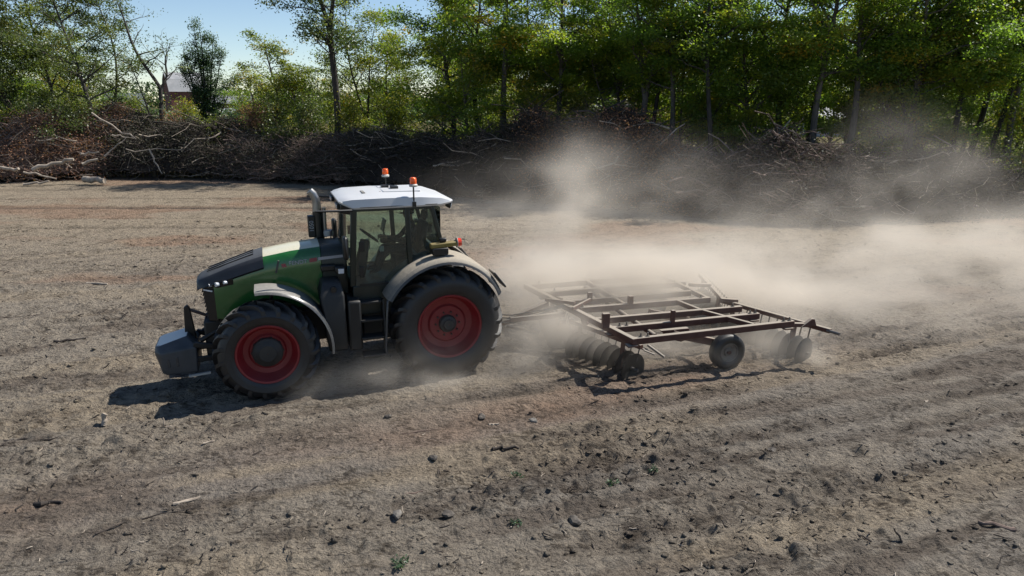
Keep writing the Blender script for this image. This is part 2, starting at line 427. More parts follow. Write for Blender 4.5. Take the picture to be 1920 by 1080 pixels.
def soil_mat():
    m, t, b, o = new_mat("tilled_soil")
    at = N(t, "ShaderNodeAttribute", attribute_name="soil")
    geo = N(t, "ShaderNodeNewGeometry")
    n1 = N(t, "ShaderNodeTexNoise", in_Scale=5.0, in_Detail=9.0, in_Roughness=0.72)
    n2 = N(t, "ShaderNodeTexNoise", in_Scale=26.0, in_Detail=6.0, in_Roughness=0.7)
    n3 = N(t, "ShaderNodeTexVoronoi", in_Scale=15.0, in_Randomness=1.0)
    for n in (n1, n2, n3): t.links.new(geo.outputs["Position"], n.inputs["Vector"])
    r1 = ramp(t, [(0.3, (0.62, 0.62, 0.62)), (0.5, (0.98, 0.98, 0.98)), (0.72, (1.22, 1.21, 1.18))]); t.links.new(n1.outputs[0], r1.inputs[0])
    r2 = ramp(t, [(0.32, (0.5, 0.48, 0.46)), (0.45, (0.96, 0.96, 0.96)), (0.7, (1.14, 1.13, 1.1))]); t.links.new(n2.outputs[0], r2.inputs[0])
    mp = N(t, "ShaderNodeMapping"); mp.inputs["Rotation"].default_value = (0, 0, -0.35); mp.inputs["Scale"].default_value = (0.55, 1.25, 1.0); t.links.new(geo.outputs["Position"], mp.inputs[0])
    n4 = N(t, "ShaderNodeTexNoise", in_Scale=13.0, in_Detail=5.0, in_Roughness=0.62, in_Distortion=0.6); t.links.new(mp.outputs[0], n4.inputs["Vector"])
    n5 = N(t, "ShaderNodeTexNoise", in_Scale=1.6, in_Detail=3.0); t.links.new(geo.outputs["Position"], n5.inputs["Vector"])
    th = N(t, "ShaderNodeMapRange"); th.inputs[1].default_value = 0.35; th.inputs[2].default_value = 0.65; th.inputs[3].default_value = 0.16; th.inputs[4].default_value = -0.02; t.links.new(n5.outputs[0], th.inputs[0])
    sb = N(t, "ShaderNodeMath", operation='SUBTRACT'); t.links.new(n4.outputs[0], sb.inputs[0]); t.links.new(th.outputs[0], sb.inputs[1])
    r4 = ramp(t, [(0.47, (1.0, 1.0, 1.0)), (0.58, (0.40, 0.385, 0.375))]); t.links.new(sb.outputs[0], r4.inputs[0])
    m1 = N(t, "ShaderNodeMix", data_type='RGBA', blend_type='MULTIPLY'); m1.inputs[0].default_value = 1
    m2 = N(t, "ShaderNodeMix", data_type='RGBA', blend_type='MULTIPLY'); m2.inputs[0].default_value = 1
    m3 = N(t, "ShaderNodeMix", data_type='RGBA', blend_type='MULTIPLY'); m3.inputs[0].default_value = 0.9
    t.links.new(at.outputs["Color"], m1.inputs[6]); t.links.new(r1.outputs[0], m1.inputs[7])
    t.links.new(m1.outputs[2], m2.inputs[6]); t.links.new(r2.outputs[0], m2.inputs[7])
    t.links.new(m2.outputs[2], m3.inputs[6]); t.links.new(r4.outputs[0], m3.inputs[7])
    t.links.new(m3.outputs[2], b.inputs["Base Color"])
    b.inputs["Roughness"].default_value = 0.95; b.inputs["Specular IOR Level"].default_value = 0.15
    ad = N(t, "ShaderNodeMath", operation='MULTIPLY_ADD'); t.links.new(n1.outputs[0], ad.inputs[0]); ad.inputs[1].default_value = 2.2; t.links.new(n2.outputs[0], ad.inputs[2])
    a2 = N(t, "ShaderNodeMath", operation='MULTIPLY_ADD'); t.links.new(n3.outputs["Distance"], a2.inputs[0]); a2.inputs[1].default_value = -0.5; t.links.new(ad.outputs[0], a2.inputs[2])
    bp = N(t, "ShaderNodeBump", in_Strength=1.0, in_Distance=0.075); a4 = N(t, "ShaderNodeMath", operation='MULTIPLY_ADD'); t.links.new(n4.outputs[0], a4.inputs[0]); a4.inputs[1].default_value = 1.4; t.links.new(a2.outputs[0], a4.inputs[2]); t.links.new(a4.outputs[0], bp.inputs["Height"]); t.links.new(bp.outputs[0], b.inputs["Normal"])
    return m
M['soil'] = soil_mat()

# ------------------------------------------------------------------ ground
BASE_PX = np.array([(-400, 352), (0, 345), (200, 336), (400, 338), (650, 350), (900, 374), (1200, 396), (1500, 422), (1750, 418), (1920, 410), (2300, 402)], float)
BASE = np.array([ground_at(*p) for p in BASE_PX])            # front foot of the brush along the wood's edge
def edge_y(x):
    return np.interp(x, BASE[:, 0], BASE[:, 1])

TRH = 3.48297                                                # tractor heading
FW = np.array((math.cos(TRH), math.sin(TRH))); LF = np.array((-FW[1], FW[0]))
TR0 = np.array((-1.58285, 13.3543))

def patch(x, y, px, py, a, b, ang=0.35):
    c = ground_at(px, py)
    dx, dy = x - c[0], y - c[1]
    u, v = dx * math.cos(ang) + dy * math.sin(ang), -dx * math.sin(ang) + dy * math.cos(ang)
    return np.exp(-(u / a) ** 2 - (v / b) ** 2)

RUTS = ((2.3, 0.14), (3.25, 0.18), (4.05, 0.12), (4.95, 0.22), (5.6, 0.15), (6.7, 0.2))       # metres to the tractor's left, half width
FARLINES = ((33.6, 0.34, 1.0), (36.9, 0.20, 0.5), (28.2, 0.24, 0.6), (30.4, 0.16, 0.35), (40.6, 0.45, 0.5))
def rut_mask(x, y):
    u = x * FW[0] + y * FW[1]; v = x * LF[0] + y * LF[1]
    u0 = TR0 @ FW; v0 = TR0 @ LF
    m = 0
    for off, wd in RUTS:
        d = v - v0 - off - 0.5 * (fbm(u, v * 0 + off, 7.0, 2, 47) - 0.5) - 0.012 * (u - u0 + 3) ** 2 * np.sign(off - 4)* 0.4
        m = m + np.exp(-(d / wd) ** 2) * (0.15 + 0.85 * vnoise(u, v * 0 + off, 1.6, 48)) * smooth01((-(u - u0) + 2.5) / 4.0)
    return np.clip(m, 0, 1)
def far_line(x, y):
    m = 0
    for c, wd, amp in FARLINES:
        d = y - (c - 0.018 * (x + 12) - 0.0022 * (x + 12) ** 2 + 0.35 * (vnoise(x, y * 0 + c, 4.0, 50) - 0.5))
        m = m + amp * np.exp(-(d / wd) ** 2) * smooth01((-x + 6) / 9) * (0.55 + 0.45 * vnoise(x, y * 0, 1.1, 51))
    return m
def rough_of(x, y):
    u = x * FW[0] + y * FW[1]; v = x * LF[0] + y * LF[1]
    r = 0.36 + 1.1 * (fbm(u * 0.3, v, 1.5, 3, 11) - 0.5) + 0.5 * (fbm(x, y, 3.5, 2, 13) - 0.5) + 0.55 * rut_mask(x, y)
    r = r + 1.0 * patch(x, y, 1090, 850, 2.3, 0.9) + 0.5 * patch(x, y, 1300, 990, 2.2, 0.8) + 0.5 * patch(x, y, 1600, 900, 3, 1.2) + 0.25 * patch(x, y, 150, 780, 3, 1.5)
    r = r - 0.45 * patch(x, y, 800, 860, 2.2, 0.9) - 0.3 * patch(x, y, 1500, 740, 4, 1.2)
    return np.clip(r, 0.08, 1.0)

def ground_z(x, y):
    near = np.clip((48 - y) / 25, 0, 1)
    rg = rough_of(x, y)
    u = x * FW[0] + y * FW[1]; v = x * LF[0] + y * LF[1]
    vw = v + 0.45 * (fbm(x, y, 5.0, 2, 21) - 0.5)
    z = 0.10 * (fbm(x, y, 7.0, 2, 1) - 0.5)
    z = z + rg * (0.04 * (fbm(x, y, 0.75, 2, 5) - 0.5) + 0.05 * (fbm(u * 0.7, v, 0.26, 2, 8) - 0.5) + 0.06 * (vnoise(u * 0.8, v, 0.10, 12) - 0.5))
    lump = np.maximum(fbm(u * 0.75, v, 0.33, 2, 31) - 0.62, 0) * 0.26 + np.maximum(vnoise(u * 0.7, v, 0.15, 35) - 0.60, 0) * 0.17 + np.maximum(vnoise(u * 0.7, v, 0.085, 37) - 0.60, 0) * 0.14
    z = z + lump * (0.35 + 0.75 * rg)
    pit = np.maximum(vnoise(u * 0.6, v, 0.15, 39) - 0.70, 0) * 0.10
    z = z - pit * (0.3 + 0.4 * rg)
    fur = np.sin(vw * 2 * PI / 0.62) * 0.022 + np.sin(vw * 2 * PI / 1.85 + 1.3) * 0.034
    z = z + fur * smooth01((fbm(u * 0.3, v, 4.0, 2, 41) - 0.42) * 5) * (0.5 + 0.5 * rg)
    z = z - 0.07 * rut_mask(x, y) - 0.15 * far_line(x, y)
    return z * near

rows = np.concatenate([[-60, -25, -8, 0, 3], np.exp(np.linspace(math.log(5.2), math.log(46), 780)), np.exp(np.linspace(math.log(47), math.log(4000), 60))])
tcol = np.concatenate([[-60, -12, -4, -2, -1.4], np.linspace(-1.12, 1.12, 1000), [1.4, 2, 4, 12, 60]])
hw = np.where(rows < 5.2, 7.6, 0.80 * rows + 3.4)
GX = hw[:, None] * tcol[None, :]
GX = np.where(np.abs(tcol)[None, :] > 1.2, np.sign(tcol)[None, :] * (hw[:, None] * 1.12 + (np.abs(tcol)[None, :] - 1.12) * np.maximum(rows[:, None], 20)), GX)
GY = np.repeat(rows[:, None], len(tcol), 1)
gx, gy = GX.ravel(), GY.ravel()
gz = ground_z(gx, gy)
nr, nc = GX.shape
idx = np.arange(nr * nc).reshape(nr, nc)
quads = np.stack([idx[:-1, :-1], idx[:-1, 1:], idx[1:, 1:], idx[1:, :-1]], -1).reshape(-1, 4)

def soil_colour(x, y):
    base = np.array((0.232, 0.205, 0.172)); grey = np.array((0.200, 0.182, 0.162)); tan = np.array((0.285, 0.238, 0.178))
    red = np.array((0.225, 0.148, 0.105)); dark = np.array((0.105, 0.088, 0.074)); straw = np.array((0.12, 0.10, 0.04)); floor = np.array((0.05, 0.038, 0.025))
    u = x * FW[0] + y * FW[1]; v = x * LF[0] + y * LF[1]
    a = smooth01((fbm(u * 0.3, v, 1.8, 4, 3) - 0.35) * 3)[:, None]
    c = base * (1 - a) + grey * a
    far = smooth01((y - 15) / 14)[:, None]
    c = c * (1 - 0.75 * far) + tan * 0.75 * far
    def mixin(c, col, m): m = np.clip(m, 0, 1)[:, None]; return c * (1 - m) + col * m
    nz = fbm(x, y, 1.2, 4, 14)
    c = mixin(c, red, (patch(x, y, 880, 790, 3.4, 0.8) + patch(x, y, 1300, 700, 3.2, 0.8) * 0.9 + 0.7 * patch(x, y, 60, 960, 1.2, 0.6)) * (0.10 + 1.0 * nz))
    c = mixin(c, red * 1.08, smooth01((fbm(x, y * 2.2, 6.0, 3, 17) - 0.52) * 6) * 0.7 * smooth01((y - 16) / 4))
    rg = rough_of(x, y)
    near = np.clip((30 - y) / 14, 0, 1)
    c = mixin(c, dark * 1.25, near * 0.75 * smooth01((fbm(u * 0.13, v, 0.42, 3, 27) - 0.54) * 7))
    c = mixin(c, tan * 1.02, near * 0.55 * smooth01((fbm(u * 0.13, v + 9, 0.8, 3, 29) - 0.52) * 6))
    c = mixin(c, dark * 0.9, 0.95 * rut_mask(x, y) * (0.4 + 0.9 * fbm(x, y, 0.3, 3, 30)))
    c = mixin(c, dark * 0.75, 1.0 * far_line(x, y))
    c = mixin(c, dark, np.clip(rg - 0.45, 0, 1) * 0.85 * smooth01((fbm(x, y, 0.5, 4, 19) - 0.36) * 4))
    c = mixin(c, dark * 0.85, smooth01((fbm(x * 0.6, y, 0.22, 3, 23) - 0.60) * 7) * np.clip(rg, 0.1, 1) * 0.8 * np.clip((30 - y) / 15, 0, 1))
    c = c * np.array((1.12, 1.10, 1.07))
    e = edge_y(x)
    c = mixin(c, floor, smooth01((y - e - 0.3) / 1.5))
    c = mixin(c, straw, smooth01((y - e - 14 - 10 * smooth01((x + 4) / 8)) / 6))
    return c
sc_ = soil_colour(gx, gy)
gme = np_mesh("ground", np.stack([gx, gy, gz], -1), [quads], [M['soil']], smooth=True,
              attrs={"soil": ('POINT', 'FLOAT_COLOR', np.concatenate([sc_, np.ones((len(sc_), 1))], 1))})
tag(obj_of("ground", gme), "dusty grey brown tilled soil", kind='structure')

def gz1(x, y):
    return float(ground_z(np.array([x], float), np.array([y], float))[0])

# loose clods and bits of root lying on the soil
rng = np.random.RandomState(3)
ico_bm = bmesh.new(); bmesh.ops.create_icosphere(ico_bm, subdivisions=1, radius=1.0)
ICO_V = np.array([v.co[:] for v in ico_bm.verts]); ICO_F = np.array([[v.index for v in f.verts] for f in ico_bm.faces]); ico_bm.free()
def scatter_xy(n, y0=5.6, y1=30, bias=1.0, power=1.0):
    y = np.exp(rng.uniform(math.log(y0), math.log(y1), n)); x = rng.uniform(-1, 1, n) * (0.80 * y + 2.0)
    keep = rng.rand(n) < np.clip(rough_of(x, y) ** power * bias, 0.02, 1)
    return x[keep], y[keep]
cx, cyy = scatter_xy(42000, bias=0.75, power=1.8)
n = len(cx)
sz = (0.006 + 0.026 * rng.rand(n) ** 6) * (0.8 + cyy * 0.045)
V = ICO_V[None] * (1 + rng.uniform(-0.45, 0.45, (n, 12, 1))) * sz[:, None, None] * rng.uniform(0.6, 1.35, (n, 1, 3)) * np.array((1.3, 1, 0.55))
V += np.stack([cx, cyy, ground_z(cx, cyy) + sz * 0.25], -1)[:, None]
F = (ICO_F[None] + (np.arange(n) * 12)[:, None, None]).reshape(-1, 3)
cc = soil_colour(cx, cyy) * rng.uniform(0.8, 1.2, (n, 1))
cc = np.repeat(np.concatenate([cc, np.ones((n, 1))], 1), 12, 0)
tag(obj_of("soil_clods", np_mesh("soil_clods", V.reshape(-1, 3), [F], [M['soil']], attrs={"soil": ('POINT', 'FLOAT_COLOR', cc)})),
    "small loose clods strewn over the tilled soil", kind='stuff')

def litter(n, l0, l1, r0, r1, bias, y1=28):
    x, y = scatter_xy(n, y1=y1, bias=bias)
    n = len(x)
    ln = rng.uniform(l0, l1, n) * (0.8 + 0.03 * y); a = rng.uniform(0, 2 * PI, n); el = rng.normal(0, 0.3, n)
    d = np.stack([np.cos(a) * np.cos(el), np.sin(a) * np.cos(el), np.sin(el)], -1)
    c = np.stack([x, y, ground_z(x, y) + 0.012 + np.abs(np.sin(el)) * ln * 0.3], -1)
    bend = rng.normal(0, 0.22, (n, 3)) * ln[:, None]
    P = np.stack([c - d * ln[:, None] / 2, c + bend * 0.5, c + d * ln[:, None] / 2], 1)
    rr = rng.uniform(r0, r1, n)[:, None] * np.array((1.0, 0.9, 0.5)) * (0.8 + 0.03 * y)[:, None]
    return batch_tubes(P, rr, 4)
v, q = litter(4200, 0.03, 0.14, 0.004, 0.011, 0.9)
tag(obj_of("root_litter", np_mesh("root_litter", v, [q], [M['twigDark']])), "dark bits of root and twig scattered over the tilled soil", kind='stuff')
v, q = litter(1300, 0.02, 0.10, 0.004, 0.010, 0.6)
tag(obj_of("wood_chip_litter", np_mesh("wood_chip_litter", v, [q], [M['twigPale']])), "pale splinters of wood scattered over the tilled soil", kind='stuff')

# ------------------------------------------------------------------ trees
def make_tree(seed, H=16.0, r0=0.22, base=0.25, spread=3.0, nprim=26, leaves=9000, leaf=0.22, lean=(0, 0), fork=None,
              rise=0.55, wob=0.25, clump=0.55, sub=4, flat=0.45, top=1.0, gaps=0.25, leafmin=0.0, tilt=0.8, wiggle=1.0, thin_above=99.0):
    """Skeleton of trunk, limbs and twigs plus leaf faces set in sprays at the twig ends. Returns (wood verts, quads), (leaf verts, quads, tint)."""
    g = np.random.RandomState(seed)
    wv, wq = [], []
    off = 0
    def put(P, Rd, k):
        nonlocal off
        v, q = batch_tubes(P, Rd, k); wv.append(v); wq.append(q + off); off += len(v)
    nt_ = 14
    def axis(p0, p1, n_, wb):
        t = np.linspace(0, 1, n_)[:, None]
        P = p0 + (p1 - p0) * t
        ph = g.uniform(0, 6.28, 2); fr = g.uniform(1.2, 2.4, 2)
        P[:, 0] += wb * wiggle * np.sin(t[:, 0] * fr[0] * PI + ph[0]) - wb * wiggle * math.sin(ph[0])
        P[:, 1] += wb * wiggle * np.sin(t[:, 0] * fr[1] * PI + ph[1]) - wb * wiggle * math.sin(ph[1])
        return P
    stems = []
    foot = np.zeros(3); tip = np.array((lean[0], lean[1], H))
    if fork is None:
        P = axis(foot, tip, nt_, wob)
        Rd = r0 * (1 - np.linspace(0, 1, nt_)) ** 0.8 + 0.015
        Rd[0] *= 1.35
        put(P[None], Rd[None], 8); stems.append((P, Rd, base))
    else:
        fz, arms = fork
        fk = np.array((lean[0] * fz / H, lean[1] * fz / H, fz))
        P = axis(foot, fk, 8, wob * 0.4); Rd = np.linspace(r0 * 1.0, r0 * 0.82, 8); Rd[0] *= 1.35
        put(P[None], Rd[None], 8)
        if base * H < fz: stems.append((P, Rd, base * H / fz))
        for (ax_, ay_, az_, rf) in arms:
            A = axis(P[-1], np.array((ax_, ay_, az_)), 11, wob)
            Ra = r0 * rf * (1 - np.linspace(0, 1, 11)) ** 0.8 + 0.012
            put(A[None], Ra[None], 6); stems.append((A, Ra, 0.12))
    PB, RB, SB, SR, cl = [], [], [], [], []
    for P, Rd, b0 in stems:
        m = max(3, int(nprim / len(stems)))
        ts = b0 + (0.97 - b0) * (np.arange(m) + g.rand(m)) / m
        for t in ts:
            f = t * (len(P) - 1); i = min(int(f), len(P) - 2); u = f - i
            s = P[i] * (1 - u) + P[i + 1] * u
            r = Rd[i] * (1 - u) + Rd[i + 1] * u
            hh = (t - b0) / (1 - b0)
            ln = spread * (0.55 + 0.65 * math.sin(PI * min(1, 0.22 + hh * 0.78 * top)) ) * g.uniform(0.55, 1.15)
            a = g.uniform(0, 2 * PI)
            el = R(g.uniform(12, 55)) * rise / 0.55
            d = np.array((math.cos(a) * math.cos(el), math.sin(a) * math.cos(el), math.sin(el)))
            q_ = np.linspace(0, 1, 6)[:, None]
            B = s + d * ln * q_ + np.array((0, 0, 1.0)) * ln * 0.14 * q_ ** 2 * g.uniform(-0.6, 1.4)
            B[1:] += np.cumsum(g.normal(0, 0.05 * ln, (5, 3)), 0) * 0.8 * wiggle
            PB.append(B); RB.append(np.linspace(min(r * 0.62, 0.012 + ln * 0.021), 0.008, 6))
            for k in range(sub):
                tt = g.uniform(0.3, 1.0); fi = tt * 5; ii = min(int(fi), 4); s2 = B[ii] + (B[ii + 1] - B[ii]) * (fi - ii)
                d2 = norm(d + g.normal(0, 0.65, 3)); l2 = ln * g.uniform(0.22, 0.5)
                q4 = np.linspace(0, 1, 4)[:, None]
                T = s2 + d2 * l2 * q4; T[1:] += g.normal(0, 0.05 * l2, (3, 3))
                SB.append(T); SR.append(np.linspace(0.012, 0.004, 4))
                if s2[2] > leafmin and g.rand() > gaps: cl += [T[-1], T[2]]
            if g.rand() > gaps and B[-1][2] > leafmin: cl.append(B[-1])
    put(np.array(PB), np.array(RB), 5)
    put(np.array(SB), np.array(SR), 3)
    wood = (np.concatenate(wv), np.concatenate(wq))
    if leaves <= 0 or not cl: return wood, None
    cl = np.array(cl)
    cl = cl[(cl[:, 2] < thin_above) | (g.rand(len(cl)) < 0.28)]
    wgt = g.uniform(0.3, 1.0, len(cl)) ** 1.5; wgt /= wgt.sum()
    k = g.choice(len(cl), leaves, p=wgt)
    hang = g.normal(0, 1, (leaves, 3)) * np.array((1, 1, flat)) * clump * 0.85 * (0.6 + 0.8 * g.rand(len(cl)))[k][:, None]
    c = cl[k] + hang
    c[:, 2] = np.maximum(c[:, 2], 0.25)
    v, q = leaf_quads(c, g, leaf, leaf * 0.62, tilt=tilt)
    ctint = g.beta(2.2, 2.4, len(cl))
    tint = np.clip(ctint[k] * 0.85 + g.rand(leaves) * 0.18, 0, 1)
    return wood, (v, q, tint)

def tree_meshes(name, wood_m, leaf_m, **kw):
    wood, lv = make_tree(**kw)
    tm = np_mesh(name + "_trunk", wood[0], [wood[1]], [wood_m], smooth=True)
    cm = None
    if lv is not None:
        cm = np_mesh(name + "_crown", lv[0], [lv[1]], [leaf_m], attrs={"tint": ('FACE', 'FLOAT', lv[2])})
    return tm, cm

def plant_tree(name, label, cat, x, y, meshes, rz=0.0, scale=1.0, group=None, sz=None, parts=('trunk', 'crown')):
    t = thing(name, label, cat, (x, y, -0.05), rz, group)
    t.scale = (scale, scale, scale if sz is None else sz)
    obj_of(parts[0], meshes[0], t)
    if meshes[1] is not None: obj_of(parts[1], meshes[1], t)
    return t

WOODG = 'trees of the wood behind the brush'
# --- the sparse edge on the left, each tree built for itself
def lone(name, label, px, y, lm, bark='barkDark', rz=0.0, scale=1.0, cat='tree', **kw):
    ms = tree_meshes(name, M[bark], M[lm] if lm else None, **kw)
    return plant_tree(name, label, cat, x_at(px, y), y, ms, rz, scale)

lone("broadleaf_tree", "large dense tree at the left end of the wood's edge with a low dark crown", 30, 52, 'leafB', seed=11, H=15, r0=0.26, base=0.2, spread=3.8, nprim=44, leaves=42000, leaf=0.179, gaps=0.15, wob=0.4)
lone("broadleaf_tree", "thin dark stemmed tree with an orange tinged crown just right of the leftmost dense tree", 108, 55, 'leafC', seed=12, H=14, r0=0.17, base=0.3, spread=3.0, nprim=26, leaves=14400, leaf=0.172, gaps=0.25, wob=0.5)
lone("leaning_tree", "tree whose dark trunk leans left above the pale tangled branches", 196, 49, 'leafB', seed=13, H=13.5, r0=0.17, base=0.36, spread=3.4, nprim=26, leaves=15200, leaf=0.164, lean=(-2.6, 0.6), gaps=0.2, wob=0.3)
lone("slender_tree", "slender upright tree between the leaning trunk and the bare forked tree", 232, 53, 'leafB', seed=14, H=13, r0=0.13, base=0.3, spread=2.3, nprim=22, leaves=9600, leaf=0.156, lean=(-0.8, 0), gaps=0.3, wob=0.4)
lone("crooked_sapling", "thin crooked sapling with a zigzag stem left of the bare forked tree", 292, 51, 'leafB', seed=15, H=8.0, r0=0.085, base=0.5, spread=1.2, nprim=10, leaves=800, leaf=0.140, lean=(-1.4, 0), gaps=0.6, wob=0.42, wiggle=1.5)
lone("bare_forked_tree", "nearly bare tree forking low into two wide dark limbs in front of the sky", 314, 50.5, 'leafB', seed=16, H=11, r0=0.17, base=0.9, spread=2.0, nprim=16, leaves=600, leaf=0.140,
     fork=(6.0, [(-2.4, 0.4, 12.2, 0.66), (1.1, 0.2, 8.8, 0.55)]), gaps=0.55, wob=0.22, clump=0.4)
lone("broom_shaped_tree", "round broom shaped green tree standing alone before the barn and open sky", 392, 68, 'leafD', seed=17, H=11.6, r0=0.2, base=0.05, spread=1.15, nprim=110, leaves=21000, leaf=0.17, rise=1.2, gaps=0.08, clump=0.30, flat=1.1, wob=0.12, wiggle=0.5, sub=3,
     fork=(1.5, [(-2.1, 0.3, 8.2, 0.5), (-1.4, -0.4, 10.2, 0.55), (-0.6, 0.6, 11.6, 0.55), (0.35, -0.5, 11.9, 0.55), (1.3, 0.4, 11.0, 0.5), (2.2, -0.2, 9.4, 0.5), (2.8, 0.5, 7.2, 0.45), (0.0, 1.6, 10.4, 0.5)]))
lone("ragged_tree", "ragged half bare tree with yellowish tufts right of the open sky", 512, 52, 'leafC', bark='barkGrey', seed=18, H=9.5, r0=0.15, base=0.25, spread=1.8, nprim=26, leaves=6720, leaf=0.156, gaps=0.35, wob=0.4, clump=0.4)
lone("ragged_tree", "low brownish tree with tangled twigs left of the tall forked trunk", 570, 50, 'leafC', bark='barkGrey', seed=19, H=6.6, r0=0.13, base=0.2, spread=2.1, nprim=26, leaves=8320, leaf=0.148, gaps=0.25, wob=0.5)
lone("tall_forked_tree", "tall tree whose straight dark trunk forks high above the brush heap", 634, 47, 'leafB', seed=20, H=15, r0=0.235, base=0.52, spread=2.6, nprim=32, leaves=8960, leaf=0.179,
     fork=(9.2, [(-1.9, 0.3, 15.0, 0.72), (1.0, -0.2, 15.5, 0.68)]), gaps=0.3, wob=0.2, clump=0.45)
lone("double_stemmed_tree", "light green tree with two thin stems right of the tall forked trunk", 690, 52, 'leafC', seed=21, H=11.5, r0=0.13, base=0.2, spread=2.3, nprim=34, leaves=13120, leaf=0.164,
     fork=(1.6, [(-0.7, 0.2, 12.0, 0.75), (1.4, 0.1, 10.6, 0.7)]), gaps=0.22, wob=0.3)
lone("young_tree", "leafy young tree with a yellow green crown left of the sky gap before the wood", 742, 55, 'leafC', seed=22, H=9.6, r0=0.12, base=0.12, spread=2.1, nprim=28, leaves=12160, leaf=0.164, gaps=0.15, wob=0.3)
lone("slender_tree", "bare topped slender tree between the ragged tree and the broom shaped tree", 470, 60, 'leafC', bark='barkGrey', seed=23, H=7.5, r0=0.1, base=0.3, spread=1.5, nprim=20, leaves=2880, leaf=0.148, gaps=0.45, wob=0.4)
lone("edge_tree", "dark dense tree at the near corner of the wood right of the sky gap", 842, 47, 'leafA', seed=24, H=13, r0=0.2, base=0.12, spread=2.5, nprim=46, leaves=27200, leaf=0.172, gaps=0.1, wob=0.3)

# --- the wood on the right: a few kinds, each planted many times, every tree turned and sized for itself
KINDS = {}
for k, (nm, lf, bk, kw) in enumerate([
    ("tall_wood_tree", 'leafA', 'barkDark', dict(thin_above=8.6, seed=41, H=13, r0=0.19, base=0.44, spread=2.8, nprim=32, leaves=18050, leaf=0.163, gaps=0.37, wob=0.25)),
    ("straight_wood_tree", 'leafA', 'barkGrey', dict(thin_above=8.6, seed=42, H=13.5, r0=0.22, base=0.48, spread=2.8, nprim=30, leaves=16150, leaf=0.163, gaps=0.42, wob=0.18)),
    ("maple_tree", 'leafC', 'barkGrey', dict(thin_above=8.6, seed=43, H=11.5, r0=0.15, base=0.2, spread=3.0, nprim=40, leaves=22800, leaf=0.163, gaps=0.50, flat=0.3, wob=0.3)),
    ("thin_wood_tree", 'leafA', 'barkDark', dict(thin_above=8.6, seed=44, H=12.5, r0=0.12, base=0.40, spread=1.8, nprim=28, leaves=10450, leaf=0.155, gaps=0.42, wob=0.35)),
    ("understory_tree", 'leafC', 'barkGrey', dict(thin_above=8.6, seed=45, H=7.5, r0=0.08, base=0.12, spread=2.1, nprim=24, leaves=6840, leaf=0.155, gaps=0.42, flat=0.25, wob=0.4)),
    ("understory_tree", 'leafA', 'barkDark', dict(thin_above=8.6, seed=46, H=6.0, r0=0.07, base=0.1, spread=1.9, nprim=24, leaves=6840, leaf=0.148, gaps=0.37, flat=0.3, wob=0.4)),
    ("forked_wood_tree", 'leafA', 'barkGrey', dict(thin_above=8.6, seed=47, H=13, r0=0.2, base=0.46, spread=2.6, nprim=32, leaves=16150, leaf=0.163, gaps=0.42, wob=0.22,
        fork=(5.2, [(-1.3, 0.3, 13.0, 0.7), (1.1, -0.4, 13.4, 0.72)]))),
    ("leafy_wood_tree", 'leafA', 'barkGrey', dict(thin_above=8.6, seed=48, H=11.5, r0=0.15, base=0.2, spread=2.9, nprim=40, leaves=22800, leaf=0.163, gaps=0.47, flat=0.35, wob=0.3))]):
    KINDS[k] = (nm, tree_meshes(nm, M[bk], M[lf], **kw))

FRONT = [  # px, metres behind the brush foot, kind, turn, size, label
    (905, 9, 0, 0.3, 1.0, "bushy dark tree just right of the corner tree at the wood's left end"),
    (948, 7, 1, 1.9, 1.05, "stout dark trunk above the left foot of the tallest dust plume"),
    (985, 10, 3, 0.2, 1.0, "thin dark tree just right of the stout trunk above the dust plume"),
    (1042, 7, 0, 2.2, 0.98, "tall tree standing directly behind the blackest part of the brush"),
    (1095, 11, 2, 4.4, 1.0, "tree with orange leaves at head height behind the brush peak"),
    (1150, 9, 3, 5.0, 1.0, "thin pale tree left of the trio of close dark trunks"),
    (1203, 7, 6, 0.4, 1.0, "stout forking trunk, first of the trio behind the dust plume's right side"),
    (1226, 8, 3, 1.4, 1.12, "narrow straight trunk in the middle of the trio behind the plume"),
    (1246, 6.5, 1, 3.4, 0.85, "straight dark trunk, last of the trio behind the plume"),
    (1332, 6, 3, 4.0, 1.15, "lone slim dark trunk rising from the low dip in the brush"),
    (1395, 8, 2, 0.9, 0.95, "maple with bright yellow sprays right of the lone slim trunk"),
    (1458, 8, 0, 5.2, 1.0, "dark tree behind the pale twigs on top of the brush"),
    (1530, 7, 1, 0.8, 0.95, "straight trunk with a gold leafed patch hanging beside it"),
    (1580, 7, 1, 2.7, 0.9, "straight dark trunk left of the pale glimpses through the wood"),
    (1652, 9, 2, 3.0, 1.02, "light green maple above the right dust plume"),
    (1700, 7, 6, 4.6, 0.95, "greyish double trunk half veiled by the right dust plume"),
    (1732, 8, 3, 2.0, 1.2, "narrow dark trunk touching the right side of the veiled double trunk"),
    (1788, 7, 0, 1.0, 0.9, "trunk leaning slightly right beyond the right dust plume"),
    (1846, 8, 3, 0.1, 1.15, "thin tree next to last before the frame's right edge"),
    (1893, 7, 1, 5.6, 0.9, "stout grey trunk at the right edge of the frame"),
]
for px, dy, k, rz, s_, lab in FRONT:
    b = np.interp(px, BASE_PX[:, 0], BASE[:, 1])
    plant_tree(KINDS[k][0], lab, 'tree', x_at(px, b + dy), b + dy, KINDS[k][1], rz, s_)
g = np.random.RandomState(77)
UNDER = [(870, 6, 4), (925, 6, 5), (1010, 7, 4), (1068, 8, 5), (1120, 8, 4), (1180, 9, 5), (1275, 8, 4), (1300, 10, 5), (1362, 7, 5), (1425, 7, 4), (1490, 9, 5), (1555, 8, 4), (1612, 8, 5), (1670, 7, 4), (1760, 8, 5), (1815, 7, 4), (1870, 9, 5), (1925, 6, 4), (1965, 8, 5)]
